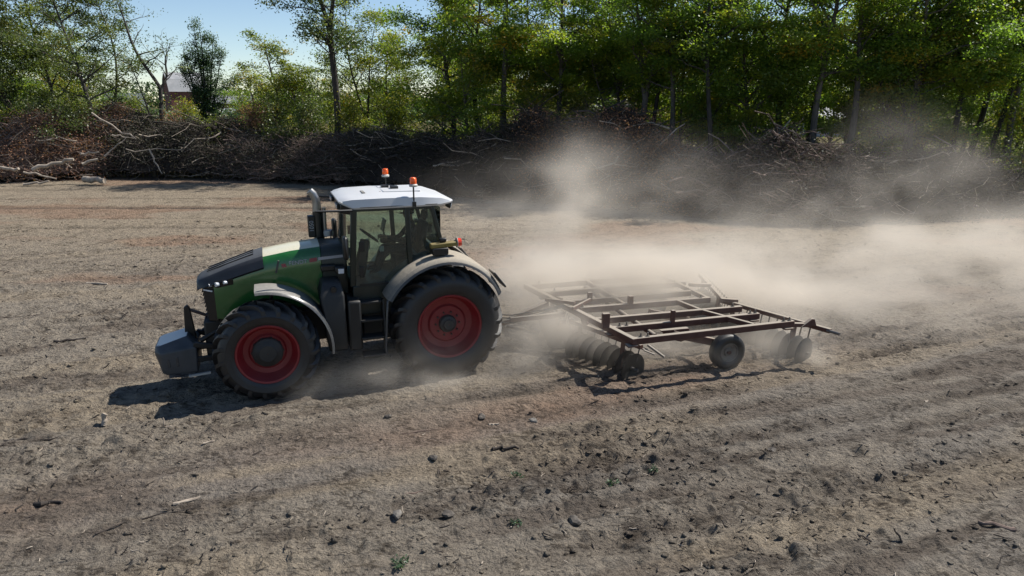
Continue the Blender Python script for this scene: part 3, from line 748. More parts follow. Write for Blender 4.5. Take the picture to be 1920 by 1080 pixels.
for px, dy, k in UNDER[::2] + UNDER[1::6]:
    b = np.interp(px, BASE_PX[:, 0], BASE[:, 1])
    plant_tree(KINDS[k][0], "slight understory tree with layered leaf sprays between the taller trunks of the wood", 'tree', x_at(px, b + dy), b + dy, KINDS[k][1], g.uniform(0, 6.28), g.uniform(0.85, 1.25), 'understory trees of the wood')
for row, (dy, step, x0) in enumerate([(14, 3.8, -5.5), (20, 5.0, -6.0)]):
    x = x0 + g.uniform(0, 1)
    while x < 25.5 + dy * 0.62:
        y = float(edge_y(np.array([min(x, 26)]))[0]) + dy + g.uniform(-1.5, 1.5)
        k = [2, 3, 2, 7, 7, 4, 2, 7][g.randint(8)] if row else [3, 2, 7, 0, 4, 3][g.randint(6)]
        plant_tree(KINDS[k][0], "tree deep in the wood, only leaves and bits of stem showing between nearer trunks", 'tree', x, y, KINDS[k][1], g.uniform(0, 6.28), g.uniform(0.8, 1.1), 'trees deep in the wood')
        x += step * g.uniform(0.7, 1.4)

# --- shrubs along the edge
def shrub(label, px, y, h, leaf, seed, wd=1.3, n_=2600, name="shrub", lf=0.14):
    ms = tree_meshes(name, M['twig'], M[leaf], seed=seed, H=h, r0=0.04, base=0.03, spread=wd, nprim=22, leaves=n_, leaf=lf, gaps=0.05, rise=0.9, clump=0.36, flat=0.8, sub=3)
    plant_tree(name, label, 'shrub', x_at(px, y), y, ms, parts=('stem', 'foliage'))
shrub("dark green shrub in front of the leftmost dense tree", 95, 47.5, 4.6, 'leafB', 61, 2.0, 5200)
shrub("dark grey green shrub right beneath the leaning tree", 150, 48, 5.0, 'leafB', 62, 1.9, 5200)
shrub("olive shrub at the frame's left edge above the reddish brush", 12, 47.5, 4.0, 'leafC', 63, 1.6, 3200)
shrub("bright green shrub behind the crooked sapling", 262, 54, 4.6, 'leafC', 64, 1.9, 4200)
shrub("yellow green shrub left of the bare forked tree's foot", 225, 56, 4.2, 'leafC', 70, 1.9, 3600)
shrub("yellow green shrub in front of the barn", 376, 52, 4.0, 'leafC', 65, 1.6, 3600)
shrub("ochre shrub right below the broom shaped tree", 432, 50, 3.4, 'leafC', 66, 1.8, 3200)
shrub("brownish shrub between the barn and the ragged tree", 480, 49, 4.0, 'leafDead', 67, 1.8, 2600)
shrub("green shrub right of the tall forked tree's foot", 672, 47, 4.6, 'leafC', 68, 1.6, 4200)
shrub("yellow green shrub in the gap at the wood's left end", 745, 48, 4.2, 'leafC', 69, 2.0, 5200)
shrub("green shrub spreading left of the tall forked tree's foot", 590, 47.5, 4.2, 'leafB', 71, 1.8, 4200)
shrub("dull green shrub below the ragged half bare tree", 525, 48, 4.2, 'leafB', 72, 1.8, 4200)
shrub("yellowing sapling bush at the right edge in front of the wood", 1905, 34.5, 4.6, 'leafC', 73, 1.3, 3200)
shrub("rust coloured shrub left of the barn behind the bare forked tree", 340, 50, 3.2, 'leafDead', 74, 1.7, 2600)

g = np.random.RandomState(78)
for px, y, k, s_ in [(-60, 60, 3, 0.9), (60, 66, 0, 0.8), (140, 70, 3, 0.75), (180, 64, 4, 1.0), (215, 74, 5, 1.0), (60, 58, 5, 1.1), (455, 66, 5, 0.95), (500, 62, 4, 0.95), (548, 60, 5, 1.0), (600, 66, 4, 1.05), (655, 62, 4, 1.0), (705, 60, 5, 1.05), (735, 66, 4, 0.9), (560, 76, 3, 0.55), (625, 80, 3, 0.6), (30, 75, 2, 0.7), (110, 62, 4, 1.1)]:
    plant_tree(KINDS[k][0], "small tree in the thin belt behind the brush, seen only in pieces between nearer trees", 'tree', x_at(px, y), y, KINDS[k][1], g.uniform(0, 6.28), s_, 'small trees in the thin belt behind the brush')

x = -4.5
while x < 38:
    y = float(edge_y(np.array([min(x, 26)]))[0]) + 27 + g.uniform(-1.5, 1.5)
    plant_tree("young_tree", "sunlit young tree at the wood's far side, glimpsed bright between the dark trunks", 'tree', x, y, KINDS[4][1], g.uniform(0, 6.28), g.uniform(0.95, 1.35), 'sunlit young trees along the far side of the wood')
    x += g.uniform(1.6, 2.8)

# ------------------------------------------------------------------ brush heaps along the wood's edge
TOPS = np.array([(-300, 240), (0, 236), (100, 236), (160, 226), (200, 212), (260, 228), (330, 232), (420, 238), (500, 250), (600, 260), (700, 264), (800, 252), (900, 258), (1000, 246), (1080, 232), (1150, 232), (1220, 252), (1300, 288), (1400, 284), (1480, 262), (1560, 276), (1650, 290), (1750, 292), (1850, 302), (1920, 312), (2200, 312)], float)
BL = np.concatenate([[0], np.cumsum(np.linalg.norm(np.diff(BASE[:, :2], axis=0), axis=1))])
def base_of(px):
    x = np.interp(px, BASE_PX[:, 0], BASE[:, 0]); y = np.interp(px, BASE_PX[:, 0], BASE[:, 1])
    return x, y
def heap_height(px):
    x, y = base_of(px)
    return np.maximum(CAM_H - (np.interp(px, TOPS[:, 0], TOPS[:, 1]) - 188) / CAM_F * (y + 2.6), 0.8)
def heap_depth(px):
    return np.interp(px, [150, 420, 900], [8.5, 6.5, 5.2])
def heap_point(px, t, k=1.0):
    """A point on the heap: px along the edge, t from front foot 0 to back foot 1."""
    x, y = base_of(px)
    prof = np.sin(np.clip(t, 0, 1) ** 0.80 * PI) ** 0.85
    D_ = heap_depth(px)
    lump = 0.50 + 1.0 * fbm(x * 1.0 + 50, t * D_ + y * 0.3, 2.3, 3, 33)
    z = heap_height(px) * prof * lump * k
    return np.stack([x + 0.25 * t, y + t * D_ + 0.9 * (vnoise(x, x * 0, 2.2, 44) - 0.5), z], -1)

def heap(name, label, pa, pb, seed, n_twig, n_leaf, leaf_m, twig_m, pale=0.12, core=None, leaf=0.115):
    g = np.random.RandomState(seed)
    # dense inside of the heap
    ns, ntt = max(12, int((pb - pa) / 7)), 22
    pxs = np.linspace(pa - 6, pb + 6, ns); ts = np.linspace(0.02, 1.0, ntt)
    PX, TT = np.meshgrid(pxs, ts, indexing='ij')
    C = heap_point(PX, TT, 0.80); C[..., 1] += 0.2
    C += g.normal(0, 0.07, C.shape)
    V = [C.reshape(-1, 3)]; i = np.arange(ns * ntt).reshape(ns, ntt)
    Q = [np.stack([i[:-1, :-1], i[1:, :-1], i[1:, 1:], i[:-1, 1:]], -1).reshape(-1, 4)]
    mi = [np.zeros(len(Q[0]), int)]; tint = [np.full(len(Q[0]), 0.15)]
    nv = len(V[0])
    # twigs
    px = g.uniform(pa, pb, n_twig); t = g.beta(1.1, 1.6, n_twig) * 0.85
    c = heap_point(px, t, 0.97) + g.normal(0, 0.16, (n_twig, 3)) * np.array((1, 1, 1.0))
    ln = np.exp(g.normal(-0.15, 0.55, n_twig)); ln = np.clip(ln, 0.3, 3.6)
    a = g.normal(0, 0.75, n_twig) + PI * (g.rand(n_twig) < 0.5)
    el = g.normal(0.15, 0.5, n_twig)
    d = np.stack([np.cos(a) * np.cos(el), np.sin(a) * np.cos(el) * 0.8, np.sin(el)], -1)
    s = np.array((-0.5, -0.17, 0.17, 0.5))
    P = c[:, None] + d[:, None] * (ln[:, None] * s)[..., None]
    P[:, 1:3] += g.normal(0, 0.07, (n_twig, 2, 3)) * ln[:, None, None]
    P[..., 2] = np.maximum(P[..., 2], 0.02)
    rr = (0.006 + 0.010 * g.rand(n_twig) ** 2 + 0.004 * ln)[:, None] * np.array((1.0, 0.9, 0.7, 0.35))
    v, q = batch_tubes(P, rr, 3)
    V.append(v); Q.append(q + nv); nv += len(v)
    per = len(q) // n_twig
    mi.append(np.repeat(np.where(g.rand(n_twig) < pale, 2, 1), len(q) // n_twig)); tint.append(np.zeros(len(q)))
    # coarser branches lying through the heap
    nb = int(n_twig * 0.018)
    px = g.uniform(pa, pb, nb); t = g.beta(1.2, 1.8, nb) * 0.7
    c = heap_point(px, t, 1.0) + g.normal(0, 0.1, (nb, 3))
    ln = g.uniform(1.6, 4.2, nb); a = g.normal(0.1, 0.5, nb) + PI * (g.rand(nb) < 0.5); el = g.normal(0.1, 0.3, nb)
    d = np.stack([np.cos(a) * np.cos(el), np.sin(a) * np.cos(el) * 0.6, np.sin(el)], -1)
    s6 = np.linspace(-0.5, 0.5, 6)
    P = c[:, None] + d[:, None] * (ln[:, None] * s6)[..., None]
    P[:, 1:5] += g.normal(0, 0.035, (nb, 4, 3)) * ln[:, None, None]
    P[..., 2] = np.maximum(P[..., 2], 0.05)
    v, q = batch_tubes(P, g.uniform(0.022, 0.065, nb)[:, None] * np.linspace(1, 0.35, 6), 5)
    V.append(v); Q.append(q + nv); nv += len(v)
    mi.append(np.repeat(np.where(g.rand(nb) < 0.12 + (pb < 300) * 0.4, 2, 1), len(q) // nb)); tint.append(np.zeros(len(q)))
    # dead leaves in clumps
    ncl = max(20, n_leaf // 45)
    pxc = g.uniform(pa, pb, ncl); tc = g.beta(1.2, 1.5, ncl) * 0.92
    cc = heap_point(pxc, tc, 0.96)
    k = g.randint(0, ncl, n_leaf)
    lc = cc[k] + g.normal(0, 1, (n_leaf, 3)) * np.array((0.5, 0.35, 0.26))
    lc[:, 2] = np.maximum(lc[:, 2], 0.05)
    v, q = leaf_quads(lc, g, leaf, leaf * 0.6, tilt=1.0)
    V.append(v); Q.append(q + nv)
    mi.append(np.full(len(q), 3)); tint.append(np.clip(g.beta(2, 2.2, ncl)[k] * 0.75 + 0.35 * g.rand(n_leaf), 0, 1))
    me = np_mesh(name, np.concatenate(V), Q, [M['twigDark'] if core is None else core, M[twig_m], M['twigPale'], M[leaf_m]], mat_idx=np.concatenate(mi),
                 attrs={"tint": ('FACE', 'FLOAT', np.concatenate(tint))})
    return tag(obj_of(name, me), label, kind='stuff')

heap("brush_heap", "sunlit reddish brown brush heap at the left edge of the field", -260, 196, 91, 7474, 39900, 'leafDead', 'twig', 0.14, M['twig'])
heap("brush_heap", "blackish brush heap just right of the pale logs", 190, 408, 92, 3219, 25650, 'leafDark', 'twigDark', 0.10)
heap("brush_heap", "brown topped grey green brush heap below the ragged tree", 400, 650, 93, 3449, 25650, 'leafDark', 'twig', 0.08, M['twig'])
heap("brush_heap", "dark brush heap behind the tractor's orange beacons", 644, 1000, 94, 3909, 21850, 'leafDark', 'twigDark', 0.07)
heap("brush_heap", "high dark brush heap behind the tallest dust plume", 990, 1290, 95, 3679, 18050, 'leafDead', 'twigDark', 0.06)
heap("brush_heap", "low brush heap with pale twigs on top right of the dust plume", 1280, 1610, 96, 3909, 14250, 'leafDark', 'twig', 0.16)
heap("brush_heap", "dim brush heap at the right edge behind the dust", 1600, 2150, 97, 4140, 15200, 'leafDark', 'twigDark', 0.10)

def log(label, pa, za, pb, zb, ya, yb, r, mat='twigPale', seed=0, name="log", n_=7, cat="log", taper=0.75, group=None):
    """A felled stem from pixel column pa at height za to pb at zb."""
    g = np.random.RandomState(seed + 500)
    a = np.array((x_at(pa, ya, za), ya, za)); b = np.array((x_at(pb, yb, zb), yb, zb))
    t = np.linspace(0, 1, n_)[:, None]
    P = (b - a) * t; P[1:-1] += g.normal(0, 0.028 * np.linalg.norm(b - a), (n_ - 2, 3))
    m = MB().tube([tuple(p) for p in P], list(np.linspace(r, r * taper, n_) * g.uniform(0.9, 1.1, n_)), 9)
    o = m.build(name, M[mat], smooth=50, loc=tuple(a))
    return tag(o, label, cat, group)
log("short thick whitish log lying at the right end of the sunlit brush", 158, 0.35, 196, 0.28, 43.0, 42.8, 0.20, seed=1, taper=0.9)
log("long pale log sloping up to the right in the sunlit brush", 62, 0.95, 138, 1.55, 42.8, 43.3, 0.13, seed=2)
log("pale log poking in from the left frame edge", -14, 1.05, 35, 1.05, 42.8, 42.6, 0.11, seed=3)
log("thin whitish branch falling to the right below the long pale log", 44, 0.85, 106, 0.45, 42.4, 42.3, 0.07, seed=4, name="branch", cat="branch", taper=0.5)
log("curved pale branch lying lowest at the field's far left edge", 44, 0.15, 92, 0.35, 42.0, 42.1, 0.08, seed=5, name="branch", cat="branch", taper=0.6)
log("stubby pale branch directly above the thick whitish log", 154, 1.25, 184, 1.55, 43.4, 43.6, 0.10, seed=6, name="branch", cat="branch")
log("pale branch topmost of the stack above the whitish log", 150, 1.85, 186, 1.95, 43.8, 43.9, 0.07, seed=7, name="branch", cat="branch")
log("long straight grey pole slanting down across the dark heap's top", 172, 4.35, 255, 2.75, 44.6, 44.0, 0.05, seed=8, name="branch", cat="branch", taper=0.8)
log("thin pale pole lying flat on top of the blackish heap", 210, 3.0, 250, 2.8, 44.3, 44.2, 0.05, seed=9, name="branch", cat="branch", taper=0.6)
log("crooked grey branch hanging in front of the blackish heap", 280, 2.2, 304, 0.7, 43.2, 42.9, 0.06, seed=10, name="branch", cat="branch", taper=0.5)
log("grey branch leaning from the pale logs up to the blackish heap", 196, 1.7, 236, 2.8, 43.6, 44.2, 0.055, seed=11, name="branch", cat="branch", taper=0.5)
log("faint long twig across the middle of the blackish heap", 236, 2.2, 345, 2.1, 43.0, 43.6, 0.035, seed=12, name="branch", cat="branch", taper=0.5)
log("pale curved branch sticking out of the dark heap behind the beacons", 812, 1.6, 862, 1.9, 38.4, 38.2, 0.05, seed=13, name="branch", cat="branch", taper=0.5)
log("pale branch on the low heap's top right of the dust plume", 1478, 2.55, 1512, 2.4, 31.4, 31.5, 0.045, seed=14, name="branch", cat="branch", taper=0.5)
log("pale twig lying on the low heap left of the other pale twigs", 1440, 2.0, 1475, 2.3, 31.0, 31.3, 0.04, seed=15, name="branch", cat="branch", taper=0.5)

# ------------------------------------------------------------------ far background
def simple_mat(name, c1, c2, scale=2.0, rough=0.8):
    m, t, b, o = new_mat(name)
    tc = N(t, "ShaderNodeTexCoord"); n1 = N(t, "ShaderNodeTexNoise", in_Scale=scale, in_Detail=5.0); t.links.new(tc.outputs["Object"], n1.inputs["Vector"])
    r = ramp(t, [(0.35, c1), (0.65, c2)]); t.links.new(n1.outputs[0], r.inputs[0]); t.links.new(r.outputs[0], b.inputs["Base Color"]); b.inputs["Roughness"].default_value = rough
    return m
M['barnred'] = simple_mat("barn_board_red", (0.10, 0.035, 0.028), (0.16, 0.06, 0.045), 0.6)
M['tin'] = simple_mat("tin_roof", (0.20, 0.21, 0.22), (0.28, 0.28, 0.29), 0.4, 0.5)
M['housegrey'] = simple_mat("house_grey", (0.10, 0.12, 0.14), (0.15, 0.165, 0.185), 0.6)
M['darkpane'] = simple_mat("dark_pane", (0.02, 0.022, 0.025), (0.04, 0.04, 0.045), 1.0, 0.2)
M['palewall'] = simple_mat("pale_wall", (0.34, 0.34, 0.34), (0.42, 0.42, 0.41), 0.5)

def barn():
    y = 230.0
    b = thing("barn", "red gambrel roofed barn with a pale tin roof seen beyond the bare forked tree", "barn", (x_at(352, y), y, 0), R(-52))
    hw_, L = 4.3, 11.0
    gam = [(-hw_, 0), (hw_, 0), (hw_, 8.0), (hw_ * 0.62, 11.4), (0, 13.4), (-hw_ * 0.62, 11.4), (-hw_, 8.0)]
    MB().prism(gam, -L / 2, L / 2, 'xz').build("wall", M['barnred'], b)
    rf = MB()
    for sgn in (-1, 1):
        rf.beam((sgn * (hw_ + 0.35), 0, 7.7), (sgn * hw_ * 0.62, 0, 11.5), L + 0.9, 0.16, up=(-sgn * 0.6, 0, 0.8))
        rf.beam((sgn * (hw_ * 0.62 - 0.0), 0, 11.52), (sgn * 0.02, 0, 13.62), L + 0.9, 0.16, up=(-sgn * 0.5, 0, 0.8))
    rf.build("roof", M['tin'], b)
    MB().box(-0.5, 0.5, -L / 2 - 0.06, -L / 2 + 0.02, 10.4, 12.2).build("loft_door", M['palewall'], b)
    MB().box(-1.6, 1.6, -L / 2 - 0.06, -L / 2 + 0.02, 0, 3.4).build("door", M['darkpane'], b)
    for zx in (-2.6, 2.6):
        MB().box(zx - 0.4, zx + 0.4, -L / 2 - 0.05, -L / 2 + 0.02, 5.2, 6.4).build("window", M['darkpane'], b)
barn()

def shed(label, px, y, L, D, h, hr, wall, roof, rz, nwin=3):
    s = thing("farm_shed", label, "shed", (x_at(px, y), y, 0), rz)
    MB().prism([(-D / 2, 0), (D / 2, 0), (D / 2, h), (0, h + hr), (-D / 2, h)], -L / 2, L / 2, 'yz').build("wall", M[wall], s)
    rf = MB()
    for sg in (-1, 1):
        rf.beam((0, sg * (D / 2 + 0.3), h - 0.12), (0, sg * 0.01, h + hr + 0.14), L + 0.6, 0.12, up=(0, sg * hr, D / 2))
    rf.build("roof", M[roof], s)
    for i in range(nwin):
        x = -L / 2 + (i + 0.5) * L / nwin
        MB().box(x - 0.5, x + 0.5, -D / 2 - 0.05, -D / 2 + 0.02, h * 0.35, h * 0.75).build("window", M['darkpane'], s)
shed("long low dark red shed right of the barn", 412, 232, 22, 7, 4.2, 2.2, 'barnred', 'tin', R(4))
shed("low white farm building in the meadow right of the dark red shed", 466, 205, 13, 6, 1.9, 0.8, 'palewall', 'tin', R(3), 4)
shed("small blue grey house between the leaning tree and the bare forked tree", 238, 190, 9, 8, 3.6, 3.2, 'housegrey', 'housegrey', R(20), 2)
shed("pale building standing in for bright background low between the trunks on the right", 1612, 105, 15, 7, 2.6, 1.4, 'palewall', 'palewall', R(-6), 4)  # added building; the pale bits there are bright open background
shed("pale structure glimpsed between trunks behind the brush peak", 1160, 120, 9, 6, 2.8, 1.5, 'palewall', 'tin', R(5), 2)

# far hedgerow woods along the horizon
def far_wood(name, label, y, x0, x1, h, n_, seed, lf=1.1, dens=1.0):
    g = np.random.RandomState(seed)
    x = g.uniform(x0, x1, n_)
    top = h * (0.35 + 0.95 * fbm(x, x * 0 + seed, 16.0, 3, seed))
    z = top * g.beta(1.4, 1.2, n_)
    c = np.stack([x, y + g.normal(0, 5, n_), z], -1)
    v, q = leaf_quads(c, g, lf, lf * 0.8, tilt=1.2)
    me = np_mesh(name, v, [q], [M['leafD']], attrs={"tint": ('FACE', 'FLOAT', np.clip(0.25 + 0.4 * g.rand(n_), 0, 1))})
    tag(obj_of(name, me), label, kind='stuff')
far_wood("distant_woods", "dark line of woods far off across the meadow", 330, -330, 330, 13, 26000, 5, 1.5)
far_wood("distant_hedgerow", "low hedgerow in the meadow this side of the barn", 165, -140, 10, 4.2, 8000, 6, 0.8)

# tall dry grass between the brush and the meadow
g = np.random.RandomState(15)
n = 26000
y = g.uniform(47, 80, n); x = g.uniform(-1, 1, n) * 18 - 22 * (y / 50)
x = np.where(x > -3, x - 20, x)
hgt = g.uniform(0.5, 1.5, n)
a = g.uniform(0, PI, n); wv = 0.05
dx, dy = np.cos(a) * wv, np.sin(a) * wv
lx, ly = g.normal(0, 0.22, n), g.normal(0, 0.22, n)
v = np.stack([np.stack([x - dx, y - dy, 0 * x], -1), np.stack([x + dx, y + dy, 0 * x], -1), np.stack([x + lx + dx * 0.3, y + ly + dy * 0.3, hgt], -1), np.stack([x + lx - dx * 0.3, y + ly - dy * 0.3, hgt], -1)], 1).reshape(-1, 3)
M['straw'] = leaf_mat("leaf_straw", [(0.0, (0.07, 0.07, 0.02)), (0.5, (0.13, 0.105, 0.035)), (1.0, (0.22, 0.14, 0.04))], 0.35, 1.2)
tag(obj_of("dry_grass", np_mesh("dry_grass", v, [np.arange(4 * n).reshape(-1, 4)], [M['straw']], attrs={"tint": ('FACE', 'FLOAT', g.rand(n))})),
    "tall dry yellow grass between the brush heaps and the meadow", kind='stuff')

# ------------------------------------------------------------------ tractor (X forward, Y left, Z up, origin under the rear axle)
TRZ = gz1(TR0[0], TR0[1])
T = thing("tractor", "large dusty green tractor with white cab roof and red wheel rims pulling a disc harrow", "tractor", (TR0[0], TR0[1], -0.01), TRH)

def text_mesh(body, size, depth=0.003):
    cu = bpy.data.curves.new("lettering", 'FONT'); cu.body = body; cu.size = size; cu.extrude = depth; cu.align_x = 'CENTER'; cu.align_y = 'CENTER'
    tmp = bpy.data.objects.new("lettering_tmp", cu); COL.objects.link(tmp)
    dg = bpy.context.evaluated_depsgraph_get()
    me = bpy.data.meshes.new_from_object(tmp.evaluated_get(dg))
    bpy.data.objects.remove(tmp); bpy.data.curves.remove(cu)
    return me

def lug_mesh(Rw, W, side, width, ang, name):
    """One bar of the chevron tread, from the middle of the tyre over the shoulder."""
    sec = []
    for t, top, bot in ((0.02, 0.0, -0.085), (0.3, -0.004, -0.09), (0.62, -0.018, -0.105), (0.86, -0.045, -0.15), (1.0, -0.115, -0.23), (1.03, -0.24, -0.30)):
        y = side * t * W / 2
        a = ang * min(t, 1.0) ** 0.85
        wd = width * (0.85 + 0.35 * t)
        ring = []
        for rr, k in ((Rw + bot, -0.62), (Rw + bot, 0.62), (Rw + top, 0.42), (Rw + top, -0.42)):
            th = a + k * wd / Rw
            ring.append((rr * math.cos(th), y, rr * math.sin(th)))
        sec.append(ring)
    m = MB().loft(sec)
    me = bpy.data.meshes.new(name); me.from_pydata(m.v, [], m.f)
    bm = bmesh.new(); bm.from_mesh(me); bmesh.ops.recalc_face_normals(bm, faces=bm.faces); bm.to_mesh(me); bm.free()
    me.materials.append(M['rubber'])
    return me

def wheel(parent, name, x, y, z, Rw, W, rr, nlug, phase, hubr, hubout, dish):
    wh = bpy.data.objects.new(name, None); link(wh, parent); wh.location = (x, y, z)
    out = 1 if y > 0 else -1
    c = Rw - 0.085
    half = [(rr, 0.42), (rr + 0.03, 0.485), (rr + 0.10, 0.515), ((rr + c) / 2 + 0.02, 0.535), (c - 0.13, 0.52), (c - 0.05, 0.47), (c - 0.012, 0.38), (c, 0.2)]
    prof = [(r, h * W) for r, h in half] + [(c, 0)] + [(r, -h * W) for r, h in reversed(half)]
    MB().lathe(prof, n=72, closed=True).build("tyre", M['rubber'], wh, smooth=50)
    o = out * W
    rim = [(rr + 0.012, 0.40 * o), (rr + 0.025, 0.455 * o), (rr + 0.008, 0.475 * o), (rr - 0.02, 0.465 * o), (rr - 0.035, 0.42 * o), (rr - 0.05, 0.30 * o), (rr - 0.085, (dish + 0.07) * o), (rr - 0.11, dish * o),
           (rr * 0.62, (dish - 0.02) * o), (rr * 0.56, (dish + 0.03) * o), (rr * 0.40, (dish + 0.03) * o), (0.01, (dish + 0.03) * o)]
    MB().lathe(rim, n=64).build("rim", M['rim'], wh, smooth=35)
    back = [(rr + 0.012, -0.40 * o), (rr - 0.05, -0.35 * o), (rr - 0.10, (dish - 0.03) * o), (0.02, (dish - 0.03) * o)]
    MB().lathe(back, n=48).build("rim_back", M['rim'], wh, smooth=35)
    hb = MB().lathe([(0.01, hubout * o), (hubr * 0.55, hubout * o), (hubr * 0.62, (hubout - 0.04) * o), (hubr * 0.9, (hubout - 0.07) * o), (hubr, (hubout - 0.12) * o), (hubr, (dish + 0.02) * o)], n=32)
    hb.build("hub", M['hub'], wh, smooth=40)
    bl = MB()
    for k in range(10):
        a = 2 * PI * k / 10; r_ = min(hubr + 0.06, rr * 0.5)
        p = (r_ * math.cos(a), (dish + 0.02) * o, r_ * math.sin(a))
        bl.tube([p, (p[0], p[1] + out * 0.05, p[2])], 0.018, 6)
    b_ = bl.build("wheel_bolts", M['hub'], wh); b_['kind'] = 'stuff'
    for sd_ in (1, -1):
        lm = lug_mesh(Rw, W, sd_, 0.075 if Rw > 1 else 0.07, 0.36 if Rw > 1 else 0.42, "tread_lug")
        for k in range(nlug):
            l = bpy.data.objects.new("tread_lug", lm); link(l, wh)
            l.rotation_euler = (0, -(2 * PI * (k + (0.5 if sd_ < 0 else 0)) / nlug + phase), 0)
    return wh
wheel(T, "rear_wheel", 0, 0.93, 1.03, 1.09, 0.72, 0.60, 21, 0.1, 0.17, 0.34, 0.13)
wheel(T, "rear_wheel", 0, -0.93, 1.03, 1.09, 0.72, 0.60, 21, 0.2, 0.17, 0.34, 0.13)
wheel(T, "front_wheel", 3.25, 0.93, 0.86, 0.91, 0.60, 0.52, 19, 0.15, 0.26, 0.40, 0.12)
wheel(T, "front_wheel", 3.25, -0.93, 0.86, 0.91, 0.60, 0.52, 19, 0.3, 0.26, 0.40, 0.12)

# chassis, axles
b = MB()
b.box(1.4, 4.1, -0.30, 0.30, 0.72, 1.35).box(-0.45, 1.5, -0.36, 0.36, 0.62, 1.35)
b.build("chassis", M['frame'], T, bevel=0.03)
b = MB(); b.tube([(0, -0.8, 1.03), (0, -0.4, 1.03), (0, 0.4, 1.03), (0, 0.8, 1.03)], [0.17, 0.26, 0.26, 0.17], 14)
b.build("rear_axle", M['frame'], T, smooth=45)
b = MB(); b.beam((3.25, -0.75, 0.84), (3.25, 0.75, 0.84), 0.26, 0.22).tube([(3.25, 0.55, 0.86), (3.25, 0.8, 0.86)], 0.2, 14).tube([(3.25, -0.55, 0.86), (3.25, -0.8, 0.86)], 0.2, 14)
b.build("front_axle", M['frame'], T, bevel=0.02)

# hood: section half outline (share of half width, drop below the top)
HS = [(4.05, 2.16, 0.40), (3.7, 2.32, 0.455), (3.2, 2.465, 0.485), (2.7, 2.545, 0.50), (2.2, 2.59, 0.51)]
def hood_ring(x, zt, hw_, zb, grow=0.0, full=True):
    h = hw_ + grow; z = zt + grow
    half = [(0.0, z), (0.55 * h, z - 0.012), (0.80 * h, z - 0.04), (0.93 * h, z - 0.095), (h, z - 0.19), (h + 0.015, z - 0.4 if zb < z - 0.45 else (z - 0.19 + zb) / 2), (h - 0.01, zb)]
    pts = [(x, y, zz) for y, zz in half] + [(x, -y, zz) for y, zz in reversed(half[1:])]
    return pts
rings = [hood_ring(x, zt, hw_, zb) for (x, zt, hw_), zb in zip(HS, (1.36, 1.30, 1.42, 1.46, 1.48))]
hood = MB().loft(rings).build("hood", M['green'], T, smooth=32)
rings = [hood_ring(2.195, 2.575, 0.505, 1.5), hood_ring(2.0, 2.575, 0.51, 1.5), hood_ring(1.74, 2.57, 0.52, 1.5)]
MB().loft(rings).build("hood_rear_panel", M['cabgreen'], T, smooth=32, bevel=0.01)
NS = [(4.33, 2.055, 0.30), (4.28, 2.10, 0.36), (4.12, 2.165, 0.415), (3.8, 2.29, 0.455), (3.45, 2.405, 0.482), (3.19, 2.475, 0.497)]
rings = [hood_ring(x, zt, hw_, zt - (0.10, 0.16, 0.2, 0.24, 0.25, 0.25)[i], 0.012) for i, (x, zt, hw_) in enumerate(NS)]
nose = MB().loft(rings).build("nose_cover", M['nose'], T, smooth=32)
vb = MB()
for y in (-0.16, 0.0, 0.16):
    vb.beam((4.15, y, 2.185), (3.35, y * 1.2, 2.452), 0.02, 0.02)
vb.build("cover_rib", M['nose'], T)
# grille: dark front with a mesh of bars
g_ = MB().loft([[(4.05, y, 2.0) for y in (-0.39, 0.39)] + [(4.25, 0.33, 2.0), (4.25, -0.33, 2.0)],
                [(4.02, y, 1.30) for y in (-0.38, 0.38)] + [(4.20, 0.30, 1.30), (4.20, -0.30, 1.30)]])
g_.build("grille", M['black'], T, bevel=0.015)
gb = MB()
for k in range(9):
    z = 1.36 + k * 0.07
    gb.beam((4.215 + 0.05 * k / 9, -0.29, z), (4.215 + 0.05 * k / 9, 0.29, z), 0.015, 0.02)
gb = gb.build("grille_bar", M['frame'], T); gb['kind'] = 'stuff'
for s_ in (1, -1):
    hl = MB().loft([[(4.24, s_ * 0.31, 1.93), (4.24, s_ * 0.33, 2.0), (4.24, s_ * 0.29, 2.0), (4.24, s_ * 0.27, 1.93)],
                    [(3.98, s_ * 0.43, 1.93), (3.98, s_ * 0.455, 2.07), (3.98, s_ * 0.38, 2.07), (3.98, s_ * 0.36, 1.93)],
                    [(3.72, s_ * 0.468, 1.98), (3.72, s_ * 0.485, 2.10), (3.72, s_ * 0.40, 2.10), (3.72, s_ * 0.40, 1.98)]])
    h_ = hl.build("headlight", M['black'], T, bevel=0.01)
    for i, (x, y, z, r) in enumerate([(4.12, 0.40, 1.985, 0.035), (4.0, 0.452, 2.0, 0.045), (3.86, 0.477, 2.03, 0.035)]):
        MB().tube([(x - 0.03, s_ * (y - 0.02), z), (x + 0.012, s_ * (y + 0.012), z)], [r, r * 0.85], 14).build("headlight_lens", M['clear'], h_, smooth=40)
    MB().beam((4.225, s_ * 0.345, 1.90), (4.08, s_ * 0.415, 1.875), 0.02, 0.025).build("running_light", M['clear'], T)
    MB().beam((2.93, s_ * 0.507, 2.36), (2.99, s_ * 0.512, 2.14), 0.02, 0.03).build("side_trim", M['mudguard'], T)
